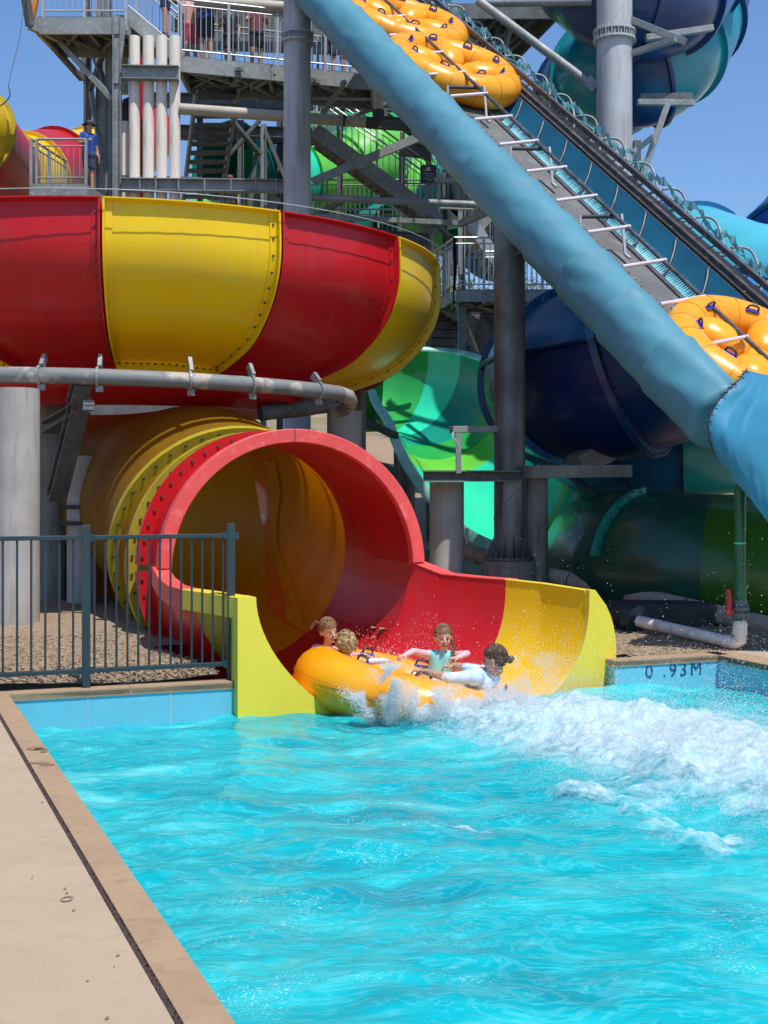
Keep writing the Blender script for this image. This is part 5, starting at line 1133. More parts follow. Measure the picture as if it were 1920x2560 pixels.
# sign board on the stair
t = thing('sign_board', 'small black notice board with faint white marks on the tower stairs', 'sign', at(1071, 435, 26))
m = MB(); m.box(at(1071, 435, 26), (.33, .02, .37)); m.build('panel', M['black'], t)
m = MB(); wm_ = mat('faint_sign_print', (.42, .42, .42), rough=.6)
m.lathe(at(1071, 422, 25.985), [(0, 0), (.045, 0), (.045, .004), (0, .004)], 14, (0, -1, 0)); m.box(at(1068, 426, 25.985), (.15, .006, .02))
for k, (wd, py) in enumerate(((.2, 434), (.16, 440), (.22, 446), (.12, 451))): m.box(at(1071+(k % 2)*3, py, 25.985), (wd, .006, .012))
m.build('print', wm_, t)['kind'] = 'stuff'
# hanging cable
t = thing('cable', 'thin dark cable hanging in a loop against the sky at the upper left', 'cable', at(20, 215, 20))
m = MB(); m.tube(crom([at(62, -10, 20), at(50, 90, 20), at(32, 165, 20), at(21, 214, 20)], 6), .006, 5); m.build('cord', M['steel_dark'], t)
m = MB(); m.tube(crom([at(21, 214, 20), at(25, 235, 20), at(18, 250, 20), at(0, 264, 20), at(-30, 268, 20)], 6), .012, 6); m.build('hose', M['steel_dark'], t)
# far fence on the bank and the tree seen through the braces
t = thing('bank_fence', 'dark paling fence on top of the far grassy bank', 'fence', at(950, 1030, 50))
m = MB()
for i in range(60): p = at(860+i*3.2, 1030, 50); m.box((p.x, p.y, p.z), (.035, .03, .75))
m.build('paling', M['steel_dark'], t)['kind'] = 'stuff'
m = MB(); m.beam(at(860, 1022, 50.05), at(1052, 1022, 50.05), .05, .06); m.build('rail', M['steel_dark'], t)
leafm = mat('gum_leaf', (.10, .12, .04), rough=.7, c2=(.16, .17, .07), nscale=3, trans=.3)
def tree(name, lb, base, H, cr, seed):
    rnd = random.Random(seed); t = thing(name, lb, 'tree', base); m = MB(); top = base+V((0, 0, H))
    m.tube([base, base+V((.1, 0, H*.4)), base+V((-.1, .1, H*.75))], [.22, .16, .06], 8); br = []
    for k in range(9):
        s_ = base+V((0, 0, H*rnd.uniform(.35, .7))); e_ = s_+V((rnd.uniform(-1, 1)*cr*.8, rnd.uniform(-1, 1)*cr*.8, H*rnd.uniform(.1, .3))); m.tube([s_, s_.lerp(e_, .5)+V((0, 0, .1)), e_], [.08, .05, .02], 6); br.append(e_)
    m.build('trunk', mat('bark', (.12, .09, .06), rough=.9), t); m = MB()
    for k in range(4200):
        c_ = rnd.choice(br); g_ = V((rnd.gauss(0, 1), rnd.gauss(0, 1), rnd.gauss(0, .8)))*cr*.26; p = c_+g_; a = V((rnd.uniform(-1, 1), rnd.uniform(-1, 1), rnd.uniform(-1, 1))).normalized(); b = a.orthogonal().normalized(); s_ = rnd.uniform(.05, .11)
        m.add([p-a*s_, p+b*s_*.5, p+a*s_, p-b*s_*.5], [(0, 1, 2, 3)])
    m.build('crown', leafm, t)
b_ = at(1215, 860, 44); tree('gum_tree', 'leafy gum tree glimpsed between the braces beside the navy tube', V((b_.x, 44, 3.2)), 6.5, 2.2, 4)
# ================================================================ PEOPLE
def smat(n_, c, **k): return mat(n_, c, **dict(dict(rough=.6, nscale=9, c2=tuple(x*.88 for x in c)), **k))
SK = smat('skin_light', (.62, .36, .26), rough=.45); SK2 = smat('skin_tan', (.50, .27, .17), rough=.45)
HB = smat('hair_light_brown', (.24, .13, .06), nscale=40, c2=(.13, .07, .03), bump=.6, bscale=90); HC = smat('hair_blond', (.50, .36, .18), nscale=30, c2=(.28, .18, .08), bump=.8, bscale=60); HD = smat('hair_dark_brown', (.12, .055, .03), nscale=30, c2=(.06, .03, .018), bump=.5, bscale=80)
PK = smat('pink_rash_shirt', (.70, .35, .55)); TL = smat('teal_rash_shirt', (.20, .62, .62)); PS = smat('pale_pink_sleeve', (.74, .45, .52)); WH = smat('white_rash_shirt', (.66, .73, .82), nscale=14, c2=(.40, .60, .78), bump=.3); NB = smat('navy_shorts', (.03, .04, .10)); EYEM = smat('eye_dark', (.03, .02, .02), rough=.2); LIP = smat('open_mouth', (.22, .03, .03)); TEETH = smat('teeth', (.8, .76, .7), rough=.3)
class Body:
    def __init__(s): s.prim = []; s.mb = MB(); s.keys = []
    def cap(s, a, b, r0, r1, k):
        a, b = Vector(a), Vector(b); d = b-a; l = max(d.length, 1e-4); d /= l; pts = []; rs = []
        for i in range(4): an = PI/2*(1-i/4); pts.append(a-d*r0*math.sin(an)); rs.append(max(r0*math.cos(an), r0*.08))
        pts += [a, b]; rs += [r0, r1]
        for i in range(1, 5): an = PI/2*i/4; pts.append(b+d*r1*math.sin(an)); rs.append(max(r1*math.cos(an), r1*.08))
        s.mb.tube(pts, rs, 12); s.prim.append((a, b, (r0+r1)/2, k)); return s
    def ell(s, c, sx, sy, sz, Mr, k):
        s.mb.ball(c, 1, 16, 12, (sx, sy, sz), Mr); s.prim.append((Vector(c), Vector(c)+Vector((0, 0, 1e-4)), (sx+sy+sz)/3, k)); return s
    def chain(s, pts, rs, k):
        for i in range(len(pts)-1): s.cap(pts[i], pts[i+1], rs[i], rs[i+1], k[i] if isinstance(k, (list, tuple)) else k)
        return s
    def hand(s, wrist, dirv, palm_n, k, sc_=1.0, curl=.9, side=1):
        d = Vector(dirv).normalized(); n_ = Vector(palm_n); n_ = (n_-d*n_.dot(d)).normalized(); x = d.cross(n_)*side; w_ = Vector(wrist); L_ = .085*sc_
        for j in range(4): s.cap(w_, w_+d*L_+x*(.030-.020*j)*sc_, .018*sc_, .0125*sc_, k)
        for j, fl_ in enumerate((.066, .075, .070, .055)):
            p = w_+d*L_+x*(.032-.0213*j)*sc_; ang = 0; q = p
            for seg in range(3):
                ang += curl*.62; dd = d*math.cos(ang)+n_*math.sin(ang); e = q+dd*fl_*sc_*(.42, .33, .25)[seg]; s.cap(q, e, (.0092-.001*seg)*sc_, (.0085-.001*seg)*sc_, k); q = e
        b0 = w_+d*.022*sc_+x*.028*sc_; b1 = b0+(d*.6+x*.75+n_*.3).normalized()*.036*sc_; b2 = b1+(d*.85+x*.1+n_*.6).normalized()*.030*sc_
        s.cap(b0, b1, .012*sc_, .0105*sc_, k); s.cap(b1, b2, .0105*sc_, .009*sc_, k); return s
    def finish(s, parent_name, label, group, vox, mats, base, smooth_it=3):
        keys = list(mats.keys()); tmp = s.mb.build('tmp', mats[keys[0]]); md = tmp.modifiers.new('r', 'REMESH'); md.mode = 'VOXEL'; md.voxel_size = vox
        sm_ = tmp.modifiers.new('s', 'SMOOTH'); sm_.iterations = smooth_it; sm_.factor = .5
        bpy.context.view_layer.update(); me = bpy.data.meshes.new_from_object(tmp.evaluated_get(bpy.context.evaluated_depsgraph_get())); bpy.data.objects.remove(tmp)
        co = np.empty(len(me.polygons)*3); me.polygons.foreach_get('center', co); co = co.reshape(-1, 3); best = np.full(len(co), 1e9); idx = np.zeros(len(co), int)
        for a, b, r_, k in s.prim:
            A_, B_ = np.array(a), np.array(b); d = B_-A_; t = np.clip(((co-A_) @ d)/max(d @ d, 1e-9), 0, 1); dist = np.linalg.norm(co-A_-t[:, None]*d, axis=1)/r_
            m_ = dist < best; best[m_] = dist[m_]; idx[m_] = keys.index(k)
        me.materials.clear()
        for k in keys: me.materials.append(mats[k])
        me.polygons.foreach_set('material_index', idx.astype(np.int32)); me.polygons.foreach_set('use_smooth', np.ones(len(co), bool))
        base = Vector(base); me.transform(Matrix.Translation(-base)); me.name = 'person'; o = bpy.data.objects.new('person', me); col.objects.link(o); o.location = base; ORG[o.name] = base
        return tag(o, label, 'person', group)
def hframe(face, up):
    f = Vector(face).normalized(); u = Vector(up); u = (u-f*u.dot(f)).normalized(); r_ = f.cross(u); return Matrix((r_, f, u)).transposed()     # x right, y face, z up
def head(bd, c, face, up, k, s=1.0):
    Q = hframe(face, up); c = Vector(c); W = lambda x, y, z: c+Q @ Vector((x, y, z))*s
    bd.ell(W(0, -.012, .018), .072*s, .090*s, .090*s, Q, k); bd.ell(W(0, .022, -.040), .052*s, .058*s, .062*s, Q, k); bd.cap(W(0, .083, .0), W(0, .096, -.022), .009*s, .014*s, k)
    for sd in (-1, 1):
        bd.ell(W(.075*sd, -.008, -.012), .009*s, .019*s, .028*s, Q, k); bd.ell(W(.032*sd, .060, -.032), .022*s, .020*s, .020*s, Q, k)
    bd.cap(W(-.015, .050, -.088), W(.015, .050, -.088), .016*s, .016*s, k)
    return Q, W
def face_parts(o, W, Q, s=1.0, smile=True, closed=False):
    m = MB()
    for sd in (-1, 1): m.ball(W(.030*sd, .077, -.002), s, 10, 6, (.013, .006, .0035 if closed else .007), Q)
    m.build('eyes', EYEM, o, smooth=3); m = MB()
    for sd in (-1, 1): m.ball(W(.031*sd, .080, .018), s, 8, 5, (.016, .006, .0028), Q)
    m.build('eyebrows', HD, o, smooth=3)
    m = MB(); m.ball(W(0, .082, -.056), s, 12, 6, (.025, .007, .014 if smile else .006), Q); mo = m.build('mouth', LIP, o, smooth=3)
    if smile: m = MB(); m.ball(W(0, .0865, -.050), s, 10, 5, (.019, .005, .0048), Q); m.build('teeth', TEETH, mo, smooth=3)
def hair_cap(o, W, Q, m_, s=1.0, seed=1, curly=0, thick=1.09, low=-.25, front=.45):
    m = MB(); n1, n2 = 40, 26; P = []; keep = []
    for i in range(n2+1):
        ph = PI*i/n2; row = []
        for j in range(n1):
            a = 2*PI*j/n1; d = Vector((math.sin(ph)*math.cos(a), math.sin(ph)*math.sin(a), math.cos(ph)))
            k_ = thick+.03*mn.noise(d*6+Vector((seed, 0, 0)))+(curly*.10*mn.noise(d*9+Vector((seed, 3, 0))))
            row.append((W(d.x*.072*k_, -.012+d.y*.090*k_, .018+d.z*.090*k_), d))
        P.append(row)
    b = len(m.v)
    for row in P: m.v.extend(p for p, d in row)
    for i in range(n2):
        for j in range(n1):
            d = P[i][j][1]; j2 = (j+1) % n1
            hair_ok = (d.z > front-.2*abs(d.x)) if d.y > .35 else (d.z > low-.35*max(0, -d.y)-.1 if d.y < .1 else d.z > .0-.3*(.35-d.y))
            if hair_ok: m.f.append((b+i*n1+j, b+(i+1)*n1+j, b+(i+1)*n1+j2, b+i*n1+j2)); m.m.append(0)
    rnd = random.Random(seed)
    if curly:
        for k in range(260):
            d = Vector((rnd.gauss(0, 1), rnd.gauss(0, 1), rnd.gauss(.3, 1))).normalized()
            if d.y > .45 and d.z < .4 or d.z < -.55: continue
            p = Vector((d.x*.078, -.012+d.y*.096, .018+d.z*.096)); t_ = Vector((rnd.gauss(0, 1), rnd.gauss(0, 1), rnd.gauss(0, 1))).normalized()*.013
            m.tube([W(*p), W(*(p+d*.012+t_)), W(*(p+d*.006+t_*2)), W(*(p-d*.004+t_*1.6))], [.006*s, .006*s, .005*s, .002*s], 5)
    else:
        for k in range(150):
            a = rnd.uniform(0, 2*PI); ph0 = rnd.uniform(.05, .5); a1_ = a+rnd.uniform(-.25, .25); L_ = rnd.uniform(.7, 1.35); pts = []
            if math.sin(a) > .55: ph0 = .02; L_ = .55
            for q in range(6):
                ph = ph0+L_*q/5; aa = a+(a1_-a)*q/5; d = Vector((math.sin(ph)*math.cos(aa), math.sin(ph)*math.sin(aa), math.cos(ph)))
                kk = thick+.035; pts.append(W(d.x*.072*kk, -.012+d.y*.090*kk, .018+d.z*.090*kk))
            m.tube(pts, [.0035*s, .004*s, .004*s, .0035*s, .003*s, .0015*s], 4)
    return m.build('hair', m_, o, smooth=3)
def strands(o, lines, m_, r=.003):
    m = MB()
    for l_ in lines: pts = crom(l_, 4); m.tube(pts, [r*(1-.6*i/len(pts)) for i in range(len(pts))], 5)
    return m.build('hair_strands', m_, o, smooth=3)
GR = 'riders in the pool raft'; rnd = random.Random(2)
# girl laughing at the back left
b = Body(); hc = at(821, 1576, 11.62); s = 1.06; Q, W = head(b, hc, (.55, -.78, -.18), (-.12, -.05, 1), 'skin', s)
sh0, sh1 = at(791, 1622, 11.72), at(842, 1628, 11.60); ch_ = (sh0+sh1)/2
b.cap(W(0, -.01, -.085), ch_+V((0, 0, .01)), .036, .042, 'skin'); hip = ch_+V((.02, .04, -.36))
b.cap(sh0, sh1, .048, .048, 'top'); b.cap(ch_+V((-.03, 0, -.03)), hip+V((-.04, 0, 0)), .075, .085, 'top'); b.cap(ch_+V((.03, 0, -.03)), hip+V((.04, 0, 0)), .075, .085, 'top')
el, wr_ = at(880, 1640, 11.45), at(912, 1640, 11.32); b.chain([sh1, el, wr_], [.042, .033, .026], ['top', 'top']); b.hand(wr_, V((.9, -.3, -.1)), (0, -.2, -1), 'skin', .85, 1.2)
el, wr_ = sh0+V((-.08, -.06, -.16)), sh0+V((.05, -.20, -.22)); b.chain([sh0, el, wr_], [.042, .034, .026], 'top'); b.hand(wr_, V((.5, -.6, -.2)), (0, 0, -1), 'skin', .85, 1.1)
for sx in (-.07, .07): b.chain([hip+V((sx, 0, 0)), hip+V((sx+.18, -.30, .08)), hip+V((sx+.30, -.52, -.05))], [.075, .055, .04], 'skin')
g1 = b.finish('person', 'laughing girl in a pink top seated at the back left of the raft', GR, .0075, {'skin': SK, 'top': PK}, hip)
face_parts(g1, W, Q, s, True, True); hair_cap(g1, W, Q, HB, s, 3, low=-.5)
strands(g1, [[W(-.05, -.06, .03), W(-.09-.02*k/6, -.09, .02-.03*k/6), W(-.13+.01*(k % 3), -.08, -.04-.02*k/6), W(-.12+.03*rnd.random(), -.06, -.10-.05*rnd.random())] for k in range(12)]+[[W(.05, -.05, .06), W(.09, -.08, .05+.01*k), W(.12+.01*k, -.09, .0)] for k in range(4)], HB, .0055)
# curly blond child, back of the head
b = Body(); hc = at(866, 1612, 11.14); Q, W = head(b, hc, (-.1, .98, -.05), (.0, .0, 1), 'skin', 1.02); ch_ = hc+V((.03, .02, -.18))
sh0, sh1 = ch_+V((-.13, 0, -.01)), ch_+V((.14, .02, -.01)); hip = ch_+V((.02, .14, -.26)); b.cap(W(0, -.01, -.08), ch_, .034, .04, 'skin'); b.cap(sh0, sh1, .046, .046, 'top')
b.cap(ch_+V((-.03, 0, -.03)), hip+V((-.04, 0, 0)), .075, .08, 'top'); b.cap(ch_+V((.03, 0, -.03)), hip+V((.04, 0, 0)), .075, .08, 'top')
el, wr_ = at(925, 1654, 11.12), at(962, 1652, 11.1); b.chain([sh1, el, wr_], [.042, .032, .026], 'top'); b.hand(wr_, V((.95, 0, -.1)), (0, 0, -1), 'skin', .8, 1.2)
el, wr_ = sh0+V((-.1, .1, -.1)), sh0+V((-.02, .25, -.08)); b.chain([sh0, el, wr_], [.042, .033, .026], 'top'); b.hand(wr_, V((.2, .9, -.1)), (0, 0, -1), 'skin', .8, 1.2)
for sx in (-.06, .06): b.chain([hip+V((sx, 0, 0)), hip+V((sx+.12, .25, .05)), hip+V((sx+.2, .42, -.03))], [.07, .05, .04], 'skin')
c2 = b.finish('person', 'child with curly blond hair seen from behind at the left of the raft', GR, .0075, {'skin': SK, 'top': smat('white_sleeve', (.72, .70, .74))}, hip)
hair_cap(c2, W, Q, HC, 1.02, 9, curly=1, thick=1.12, low=-.7, front=-.1)
# girl in the teal top
b = Body(); hc = at(1108, 1592, 11.75); Q, W = head(b, hc, (.12, -.97, -.12), (-.06, 0, 1), 'skin', 1.06); ch_ = at(1104, 1636, 11.78)
sh0, sh1 = ch_+V((-.135, 0, 0)), ch_+V((.135, .0, -.01)); hip = ch_+V((-.04, .0, -.34)); b.cap(W(0, -.01, -.085), ch_, .035, .042, 'skin'); b.cap(sh0+V((.03, 0, 0)), sh1-V((.03, 0, 0)), .046, .046, 'top')
b.cap(sh0, sh0+V((.03, 0, 0)), .044, .044, 'sleeve'); b.cap(sh1, sh1-V((.03, 0, 0)), .044, .044, 'sleeve')
b.cap(ch_+V((-.04, 0, -.03)), hip+V((-.04, 0, 0)), .075, .08, 'top'); b.cap(ch_+V((.04, 0, -.03)), hip+V((.04, 0, 0)), .075, .08, 'top')
el, wr_ = at(1033, 1628, 11.6), at(1014, 1637, 11.45); b.chain([sh0, el, wr_], [.04, .031, .025], 'sleeve'); b.hand(wr_, V((-.7, -.6, -.1)), (0, 0, -1), 'skin', .85, 1.3)
el, wr_ = at(1168, 1634, 11.65), at(1146, 1643, 11.45); b.chain([sh1, el, wr_], [.04, .032, .025], 'sleeve'); b.hand(wr_, V((-.85, -.25, -.1)), (0, 0, -1), 'skin', .85, 1.3)
for sx in (-.07, .07): b.chain([hip+V((sx, 0, 0)), hip+V((sx-.08, -.30, .06)), hip+V((sx-.1, -.50, -.06))], [.075, .055, .04], 'skin')
g3 = b.finish('person', 'smiling girl in a teal top with pale pink sleeves on the raft', GR, .0075, {'skin': SK, 'top': TL, 'sleeve': PS}, hip)
face_parts(g3, W, Q, 1.06, True, False); hair_cap(g3, W, Q, HB, 1.06, 5, low=-.3)
strands(g3, [[W(-.05, -.04, .0), W(-.075-.006*k/4, .0, -.08), W(-.085+.007*(k % 5), .05, -.16), W(-.075+.008*(k % 4), .07, -.25-.02*rnd.random())] for k in range(16)], HD, .009)
# adult leaning back at the right
b = Body(); hc = at(1236, 1648, 10.5); Q, W = head(b, hc, (-.86, .36, -.12), (.20, -.05, 1), 'skin', 1.08)
nk = at(1226, 1680, 10.54); sh0 = at(1186, 1694, 10.36); sh1 = nk+V((-.02, .30, -.05)); cm_ = (sh0+sh1)/2; hip = at(1105, 1728, 10.72)
b.cap(W(0, -.02, -.085), nk+V((-.01, .03, -.02)), .046, .055, 'skin'); b.cap(sh0, sh1, .075, .07, 'top'); b.cap(nk+V((0, .04, -.06)), cm_+V((.02, 0, -.05)), .09, .11, 'top')
b.cap(cm_+V((0, -.07, -.05)), hip+V((0, -.07, 0)), .11, .12, 'top'); b.cap(cm_+V((0, .07, -.05)), hip+V((0, .07, 0)), .11, .12, 'top')
el, wr_ = at(1120, 1694, 10.34), at(1062, 1679, 10.5); b.chain([sh0, sh0.lerp(el, .6), el, wr_], [.062, .052, .042, .028], ['top', 'top', 'skin']); b.hand(wr_, V((-.95, .1, .15)), (0, 0, -1), 'skin', 1.0, 1.2)
el, wr_ = at(1170, 1670, 10.9), at(1135, 1664, 11.0); b.chain([sh1, el, wr_], [.06, .045, .03], ['top', 'skin']); b.hand(wr_, V((-.95, .1, -.1)), (0, 0, -1), 'skin', 1.0, 1.1)
for sy in (-.09, .09): b.chain([hip+V((0, sy, 0)), hip+V((-.36, sy+.05, .06)), hip+V((-.62, sy+.12, -.04)), hip+V((-.70, sy+.14, .04))], [.10, .065, .045, .035], 'skin')
ad_ = b.finish('person', 'adult with dark hair bun and pale blue white shirt leaning back at the raft', GR, .008, {'skin': SK2, 'top': WH}, hip)
face_parts(ad_, W, Q, 1.08, False, False); hair_cap(ad_, W, Q, HD, 1.08, 11, low=-.45, thick=1.10, front=.3)
m = MB(); m.ball(W(0, -.125, -.012), 1.0, 14, 10, (.034, .030, .034), Q); m.ball(W(.012, -.14, -.005), 1, 12, 8, (.022, .02, .024), Q); m.build('hair_bun', HD, ad_, smooth=3)
# ---- visitors on the tower
def stander(label, foot, face, cols, pose=0, sc_=1.0, hat=False, vox=.018, grp='visitors on the tower', hairm=None):
    f = Vector((face[0], face[1], 0)).normalized(); r_ = Vector((f.y, -f.x, 0)); u = V((0, 0, 1)); T_ = lambda x, y, z: Vector(foot)+(r_*x+f*y+u*z)*sc_
    b = Body(); Q, W = head(b, T_(0, .02, 1.58), f, (0, 0, 1), 'skin', 1.08*sc_); b.cap(T_(0, 0, 1.48), T_(0, 0, 1.40), .05*sc_, .055*sc_, 'skin')
    b.cap(T_(-.16, 0, 1.38), T_(.16, 0, 1.38), .06*sc_, .06*sc_, 'top')
    for sx in (-1, 1):
        b.cap(T_(.07*sx, 0, 1.30), T_(.07*sx, 0, .98), .10*sc_, .095*sc_, 'top'); b.cap(T_(.075*sx, 0, .92), T_(.08*sx, .01, .90), .105*sc_, .10*sc_, 'low')
        kx = T_(.09*sx, .03*(1 if sx > 0 else -.3), .50); b.cap(T_(.085*sx, 0, .88), T_(.09*sx, .02, .62), .09*sc_, .075*sc_, 'low'); b.chain([T_(.09*sx, .02, .60), kx, T_(.095*sx, 0, .10)], [.068*sc_, .055*sc_, .038*sc_], 'skin'); b.cap(T_(.095*sx, -.03, .04), T_(.10*sx, .15, .03), .036*sc_, .03*sc_, 'shoe')
        if pose == 0: el, wr_, hd = T_(.24*sx, -.03, 1.10), T_(.25*sx, .06, .87), V((0, 0, -1))
        elif pose == 1: el, wr_, hd = T_(.24*sx, .10, 1.12), T_(.15*sx, .32, 1.14), f
        else: el, wr_, hd = (T_(.27*sx, .02, 1.15), T_(.12*sx, .16, 1.20), f) if sx > 0 else (T_(.23*sx, -.03, 1.10), T_(.25*sx, .04, .86), V((0, 0, -1)))
        b.chain([T_(.19*sx, 0, 1.37), T_(.19*sx, 0, 1.37).lerp(el, .6), el, wr_], [.052*sc_, .046*sc_, .040*sc_, .028*sc_], ['top', 'skin', 'skin']); b.hand(wr_, hd, -r_*sx, 'skin', sc_, .5)
    o = b.finish('person', label, grp, vox, {'skin': SK2, 'top': cols[0], 'low': cols[1], 'shoe': NB}, foot, 2)
    hair_cap(o, W, Q, hairm or HD, 1.08*sc_, 3, low=-.4)
    if hat:
        m = MB(); m.lathe(W(0, -.01, .045), [(.17*sc_, -.01), (.10*sc_, .0), (.095*sc_, .07*sc_), (.06*sc_, .10*sc_), (0, .11*sc_)], 18); m.build('hat', hat, o, smooth=R(50))
    return o
BL = smat('blue_patterned_cloth', (.02, .07, .42), nscale=14, c2=(.30, .42, .75), nrange=(.5, .54)); PI2 = smat('pink_cloth', (.55, .05, .10)); ROY = smat('royal_blue_cloth', (.01, .05, .28)); BLK = smat('black_cloth', (.02, .02, .025)); GRY = smat('maroon_cloth', (.18, .05, .05)); MAR = smat('red_hat', (.22, .04, .05))
dz = lambda x, y: V((at(x, 142, 24.4).x, 0, 0))
Zd = at(448, 142, 24.4).z+.04
def on_deck(px, Y): p = at(px, 100, Y); return V((p.x, p.y, Zd))
stander('person in a blue patterned top at the upper deck railing', on_deck(515, 25.1), (.3, 1), (BL, BLK), 0, 1.02)
stander('person in bright pink shorts at the left of the upper deck', on_deck(478, 25.3), (-.4, 1), (smat('peach_top', (.6, .32, .25)), PI2), 0, .98)
stander('dark clothed person near the middle of the upper deck railing', on_deck(575, 25.4), (-.2, -1), (BLK, BLK), 2, .82)
stander('person in maroon clothes next to the steel column on the upper deck', on_deck(640, 25.5), (.4, -1), (GRY, BLK), 1, .92)
stander('shirtless looking person behind the railing right of the steel column', on_deck(822, 26.1), (.2, -1), (SK2, NB), 2, 1.0)
stander('dark clothed person at the far right of the upper deck', on_deck(868, 26.2), (-.2, -1), (BLK, GRY), 0, .9)
p = at(415, 92, 24.9); stander('person in royal blue climbing the upper left stair', p, (-1, .2), (ROY, NB), 1, .95)
p = at(222, 462, 23.4); p.z = at(78, 462, 22.6).z+.03; stander('person in a blue shirt and cap waiting on the lower left landing', p, (.6, -.6), (ROY, NB), 2, .80, hat=BLK)
p = at(575, 560, 28.8); p.z -= .25; stander('person with a dark red brimmed hat behind the yellow bowl panel', p, (.1, -1), (BLK, BLK), 0, .80, hat=MAR)
p = at(1128, 727, 26.2); p.z = at(1136, 727, 25.2).z+.03; stander('person in royal blue on the right hand landing', p, (.3, -1), (ROY, NB), 2, .75)
p = at(1236, 12, 25.2); p.z = at(1080, 12, 24.2).z+.03; stander('person in red at the top right platform railing', p, (.1, -1), (PI2, BLK), 0, .9)
# ================================================================ SPLASH
fm, n, l, p = nmat('white_water_foam'); p.inputs['Base Color'].default_value = (.80, .90, .94, 1); p.inputs['Roughness'].default_value = .35
tcn = n.new('ShaderNodeTexCoord'); tn = n.new('ShaderNodeTexNoise'); tn.inputs['Scale'].default_value = 5; tn.inputs['Detail'].default_value = 9; tn.inputs['Roughness'].default_value = .7; l.new(tcn.outputs['Object'], tn.inputs['Vector'])
rm = n.new('ShaderNodeValToRGB'); e = rm.color_ramp.elements; e[0].position = .30; e[0].color = (.45, .76, .84, 1); e[1].position = .52; e[1].color = (.86, .92, .95, 1); l.new(tn.outputs['Fac'], rm.inputs[0]); l.new(rm.outputs[0], p.inputs['Base Color'])
tb = n.new('ShaderNodeTexNoise'); tb.inputs['Scale'].default_value = 34; tb.inputs['Detail'].default_value = 7; l.new(tcn.outputs['Object'], tb.inputs['Vector'])
bp = n.new('ShaderNodeBump'); bp.inputs['Strength'].default_value = 1; bp.inputs['Distance'].default_value = .012; l.new(tb.outputs['Fac'], bp.inputs['Height']); l.new(bp.outputs[0], p.inputs['Normal'])
tr = n.new('ShaderNodeBsdfTranslucent'); tr.inputs[0].default_value = (.75, .93, .97, 1); ms = n.new('ShaderNodeMixShader'); ms.inputs[0].default_value = .5; l.new(p.outputs[0], ms.inputs[1]); l.new(tr.outputs[0], ms.inputs[2])
an = n.new('ShaderNodeAttribute'); an.attribute_name = 'core'; mp_ = n.new('ShaderNodeMapping'); mp_.inputs['Scale'].default_value = (1, 1.7, 1.7); l.new(tcn.outputs['Object'], mp_.inputs[0])
ta = n.new('ShaderNodeTexNoise'); ta.inputs['Scale'].default_value = 4.2; ta.inputs['Detail'].default_value = 12; ta.inputs['Roughness'].default_value = .72; ta.inputs['Distortion'].default_value = .6; l.new(mp_.outputs[0], ta.inputs['Vector'])
m1_ = n.new('ShaderNodeMath'); m1_.operation = 'MULTIPLY_ADD'; m1_.inputs[1].default_value = .55; l.new(an.outputs['Fac'], m1_.inputs[0]); l.new(ta.outputs['Fac'], m1_.inputs[2])
ra = n.new('ShaderNodeMapRange'); ra.inputs[1].default_value = .50; ra.inputs[2].default_value = .76; l.new(m1_.outputs[0], ra.inputs[0])
tz = n.new('ShaderNodeBsdfTransparent'); mz = n.new('ShaderNodeMixShader'); l.new(ra.outputs[0], mz.inputs[0]); l.new(tz.outputs[0], mz.inputs[1]); l.new(ms.outputs[0], mz.inputs[2]); l.new(mz.outputs[0], n['Material Output'].inputs[0])
dm, n, l, p = nmat('water_droplets'); p.inputs['Base Color'].default_value = (.97, .99, 1, 1); p.inputs['Roughness'].default_value = .12
tl_ = n.new('ShaderNodeBsdfTranslucent'); tl_.inputs[0].default_value = (.95, .98, 1, 1); m0 = n.new('ShaderNodeMixShader'); m0.inputs[0].default_value = .5; l.new(p.outputs[0], m0.inputs[1]); l.new(tl_.outputs[0], m0.inputs[2])
tp = n.new('ShaderNodeBsdfTransparent'); ms = n.new('ShaderNodeMixShader'); ms.inputs[0].default_value = .42; l.new(m0.outputs[0], ms.inputs[1]); l.new(tp.outputs[0], ms.inputs[2]); l.new(ms.outputs[0], n['Material Output'].inputs[0])
gx_ = np.linspace(-.4, 5.4, 620); gy_ = np.linspace(6.1, 11.3, 560); XX, YY = np.meshgrid(gx_, gy_)
core = foam_core(XX, YY)
for sg, rr_, mxv in ((((1400, 1985), (1520, 2000), (1620, 2035), (1690, 2085)), .16, .30), (((1640, 2080), (1740, 2120), (1830, 2100)), .2, .28), (((1040, 2075), (1160, 2072), (1290, 2092)), .15, .22), (((960, 1850), (1100, 1862)), .10, .12)):
    q = [at(x_, y_, 1.9*F/(y_-HY)) for x_, y_ in sg]
    for a_, b_ in zip(q[:-1], q[1:]):
        dx, dy = b_.x-a_.x, b_.y-a_.y; t = np.clip(((XX-a_.x)*dx+(YY-a_.y)*dy)/(dx*dx+dy*dy), 0, 1); dd = np.hypot(XX-a_.x-t*dx, YY-a_.y-t*dy+.05*vn(XX*5, YY*5, 12)); core = np.maximum(core, mxv*2-.35-dd/rr_*mxv*1.2)
nz1 = fbm(XX*2.1, YY*2.1, 5, 30); nz2 = fbm(XX*8, YY*8, 4, 50); nz3 = np.abs(fbm(XX*5, YY*5, 4, 60))
hgt = np.clip(core+.10*nz1, 0, 1); prof_ = hgt**.7*(1-.35*hgt)
ZZ = water_z(XX, YY)-.03+prof_*(.15+.13*(nz1*.6+.4)+.03*nz2)+.02*np.clip(hgt*3, 0, 1)*(1-nz3)+.010*nz2*np.clip(hgt*4, 0, 1)
CORE_ALL = core
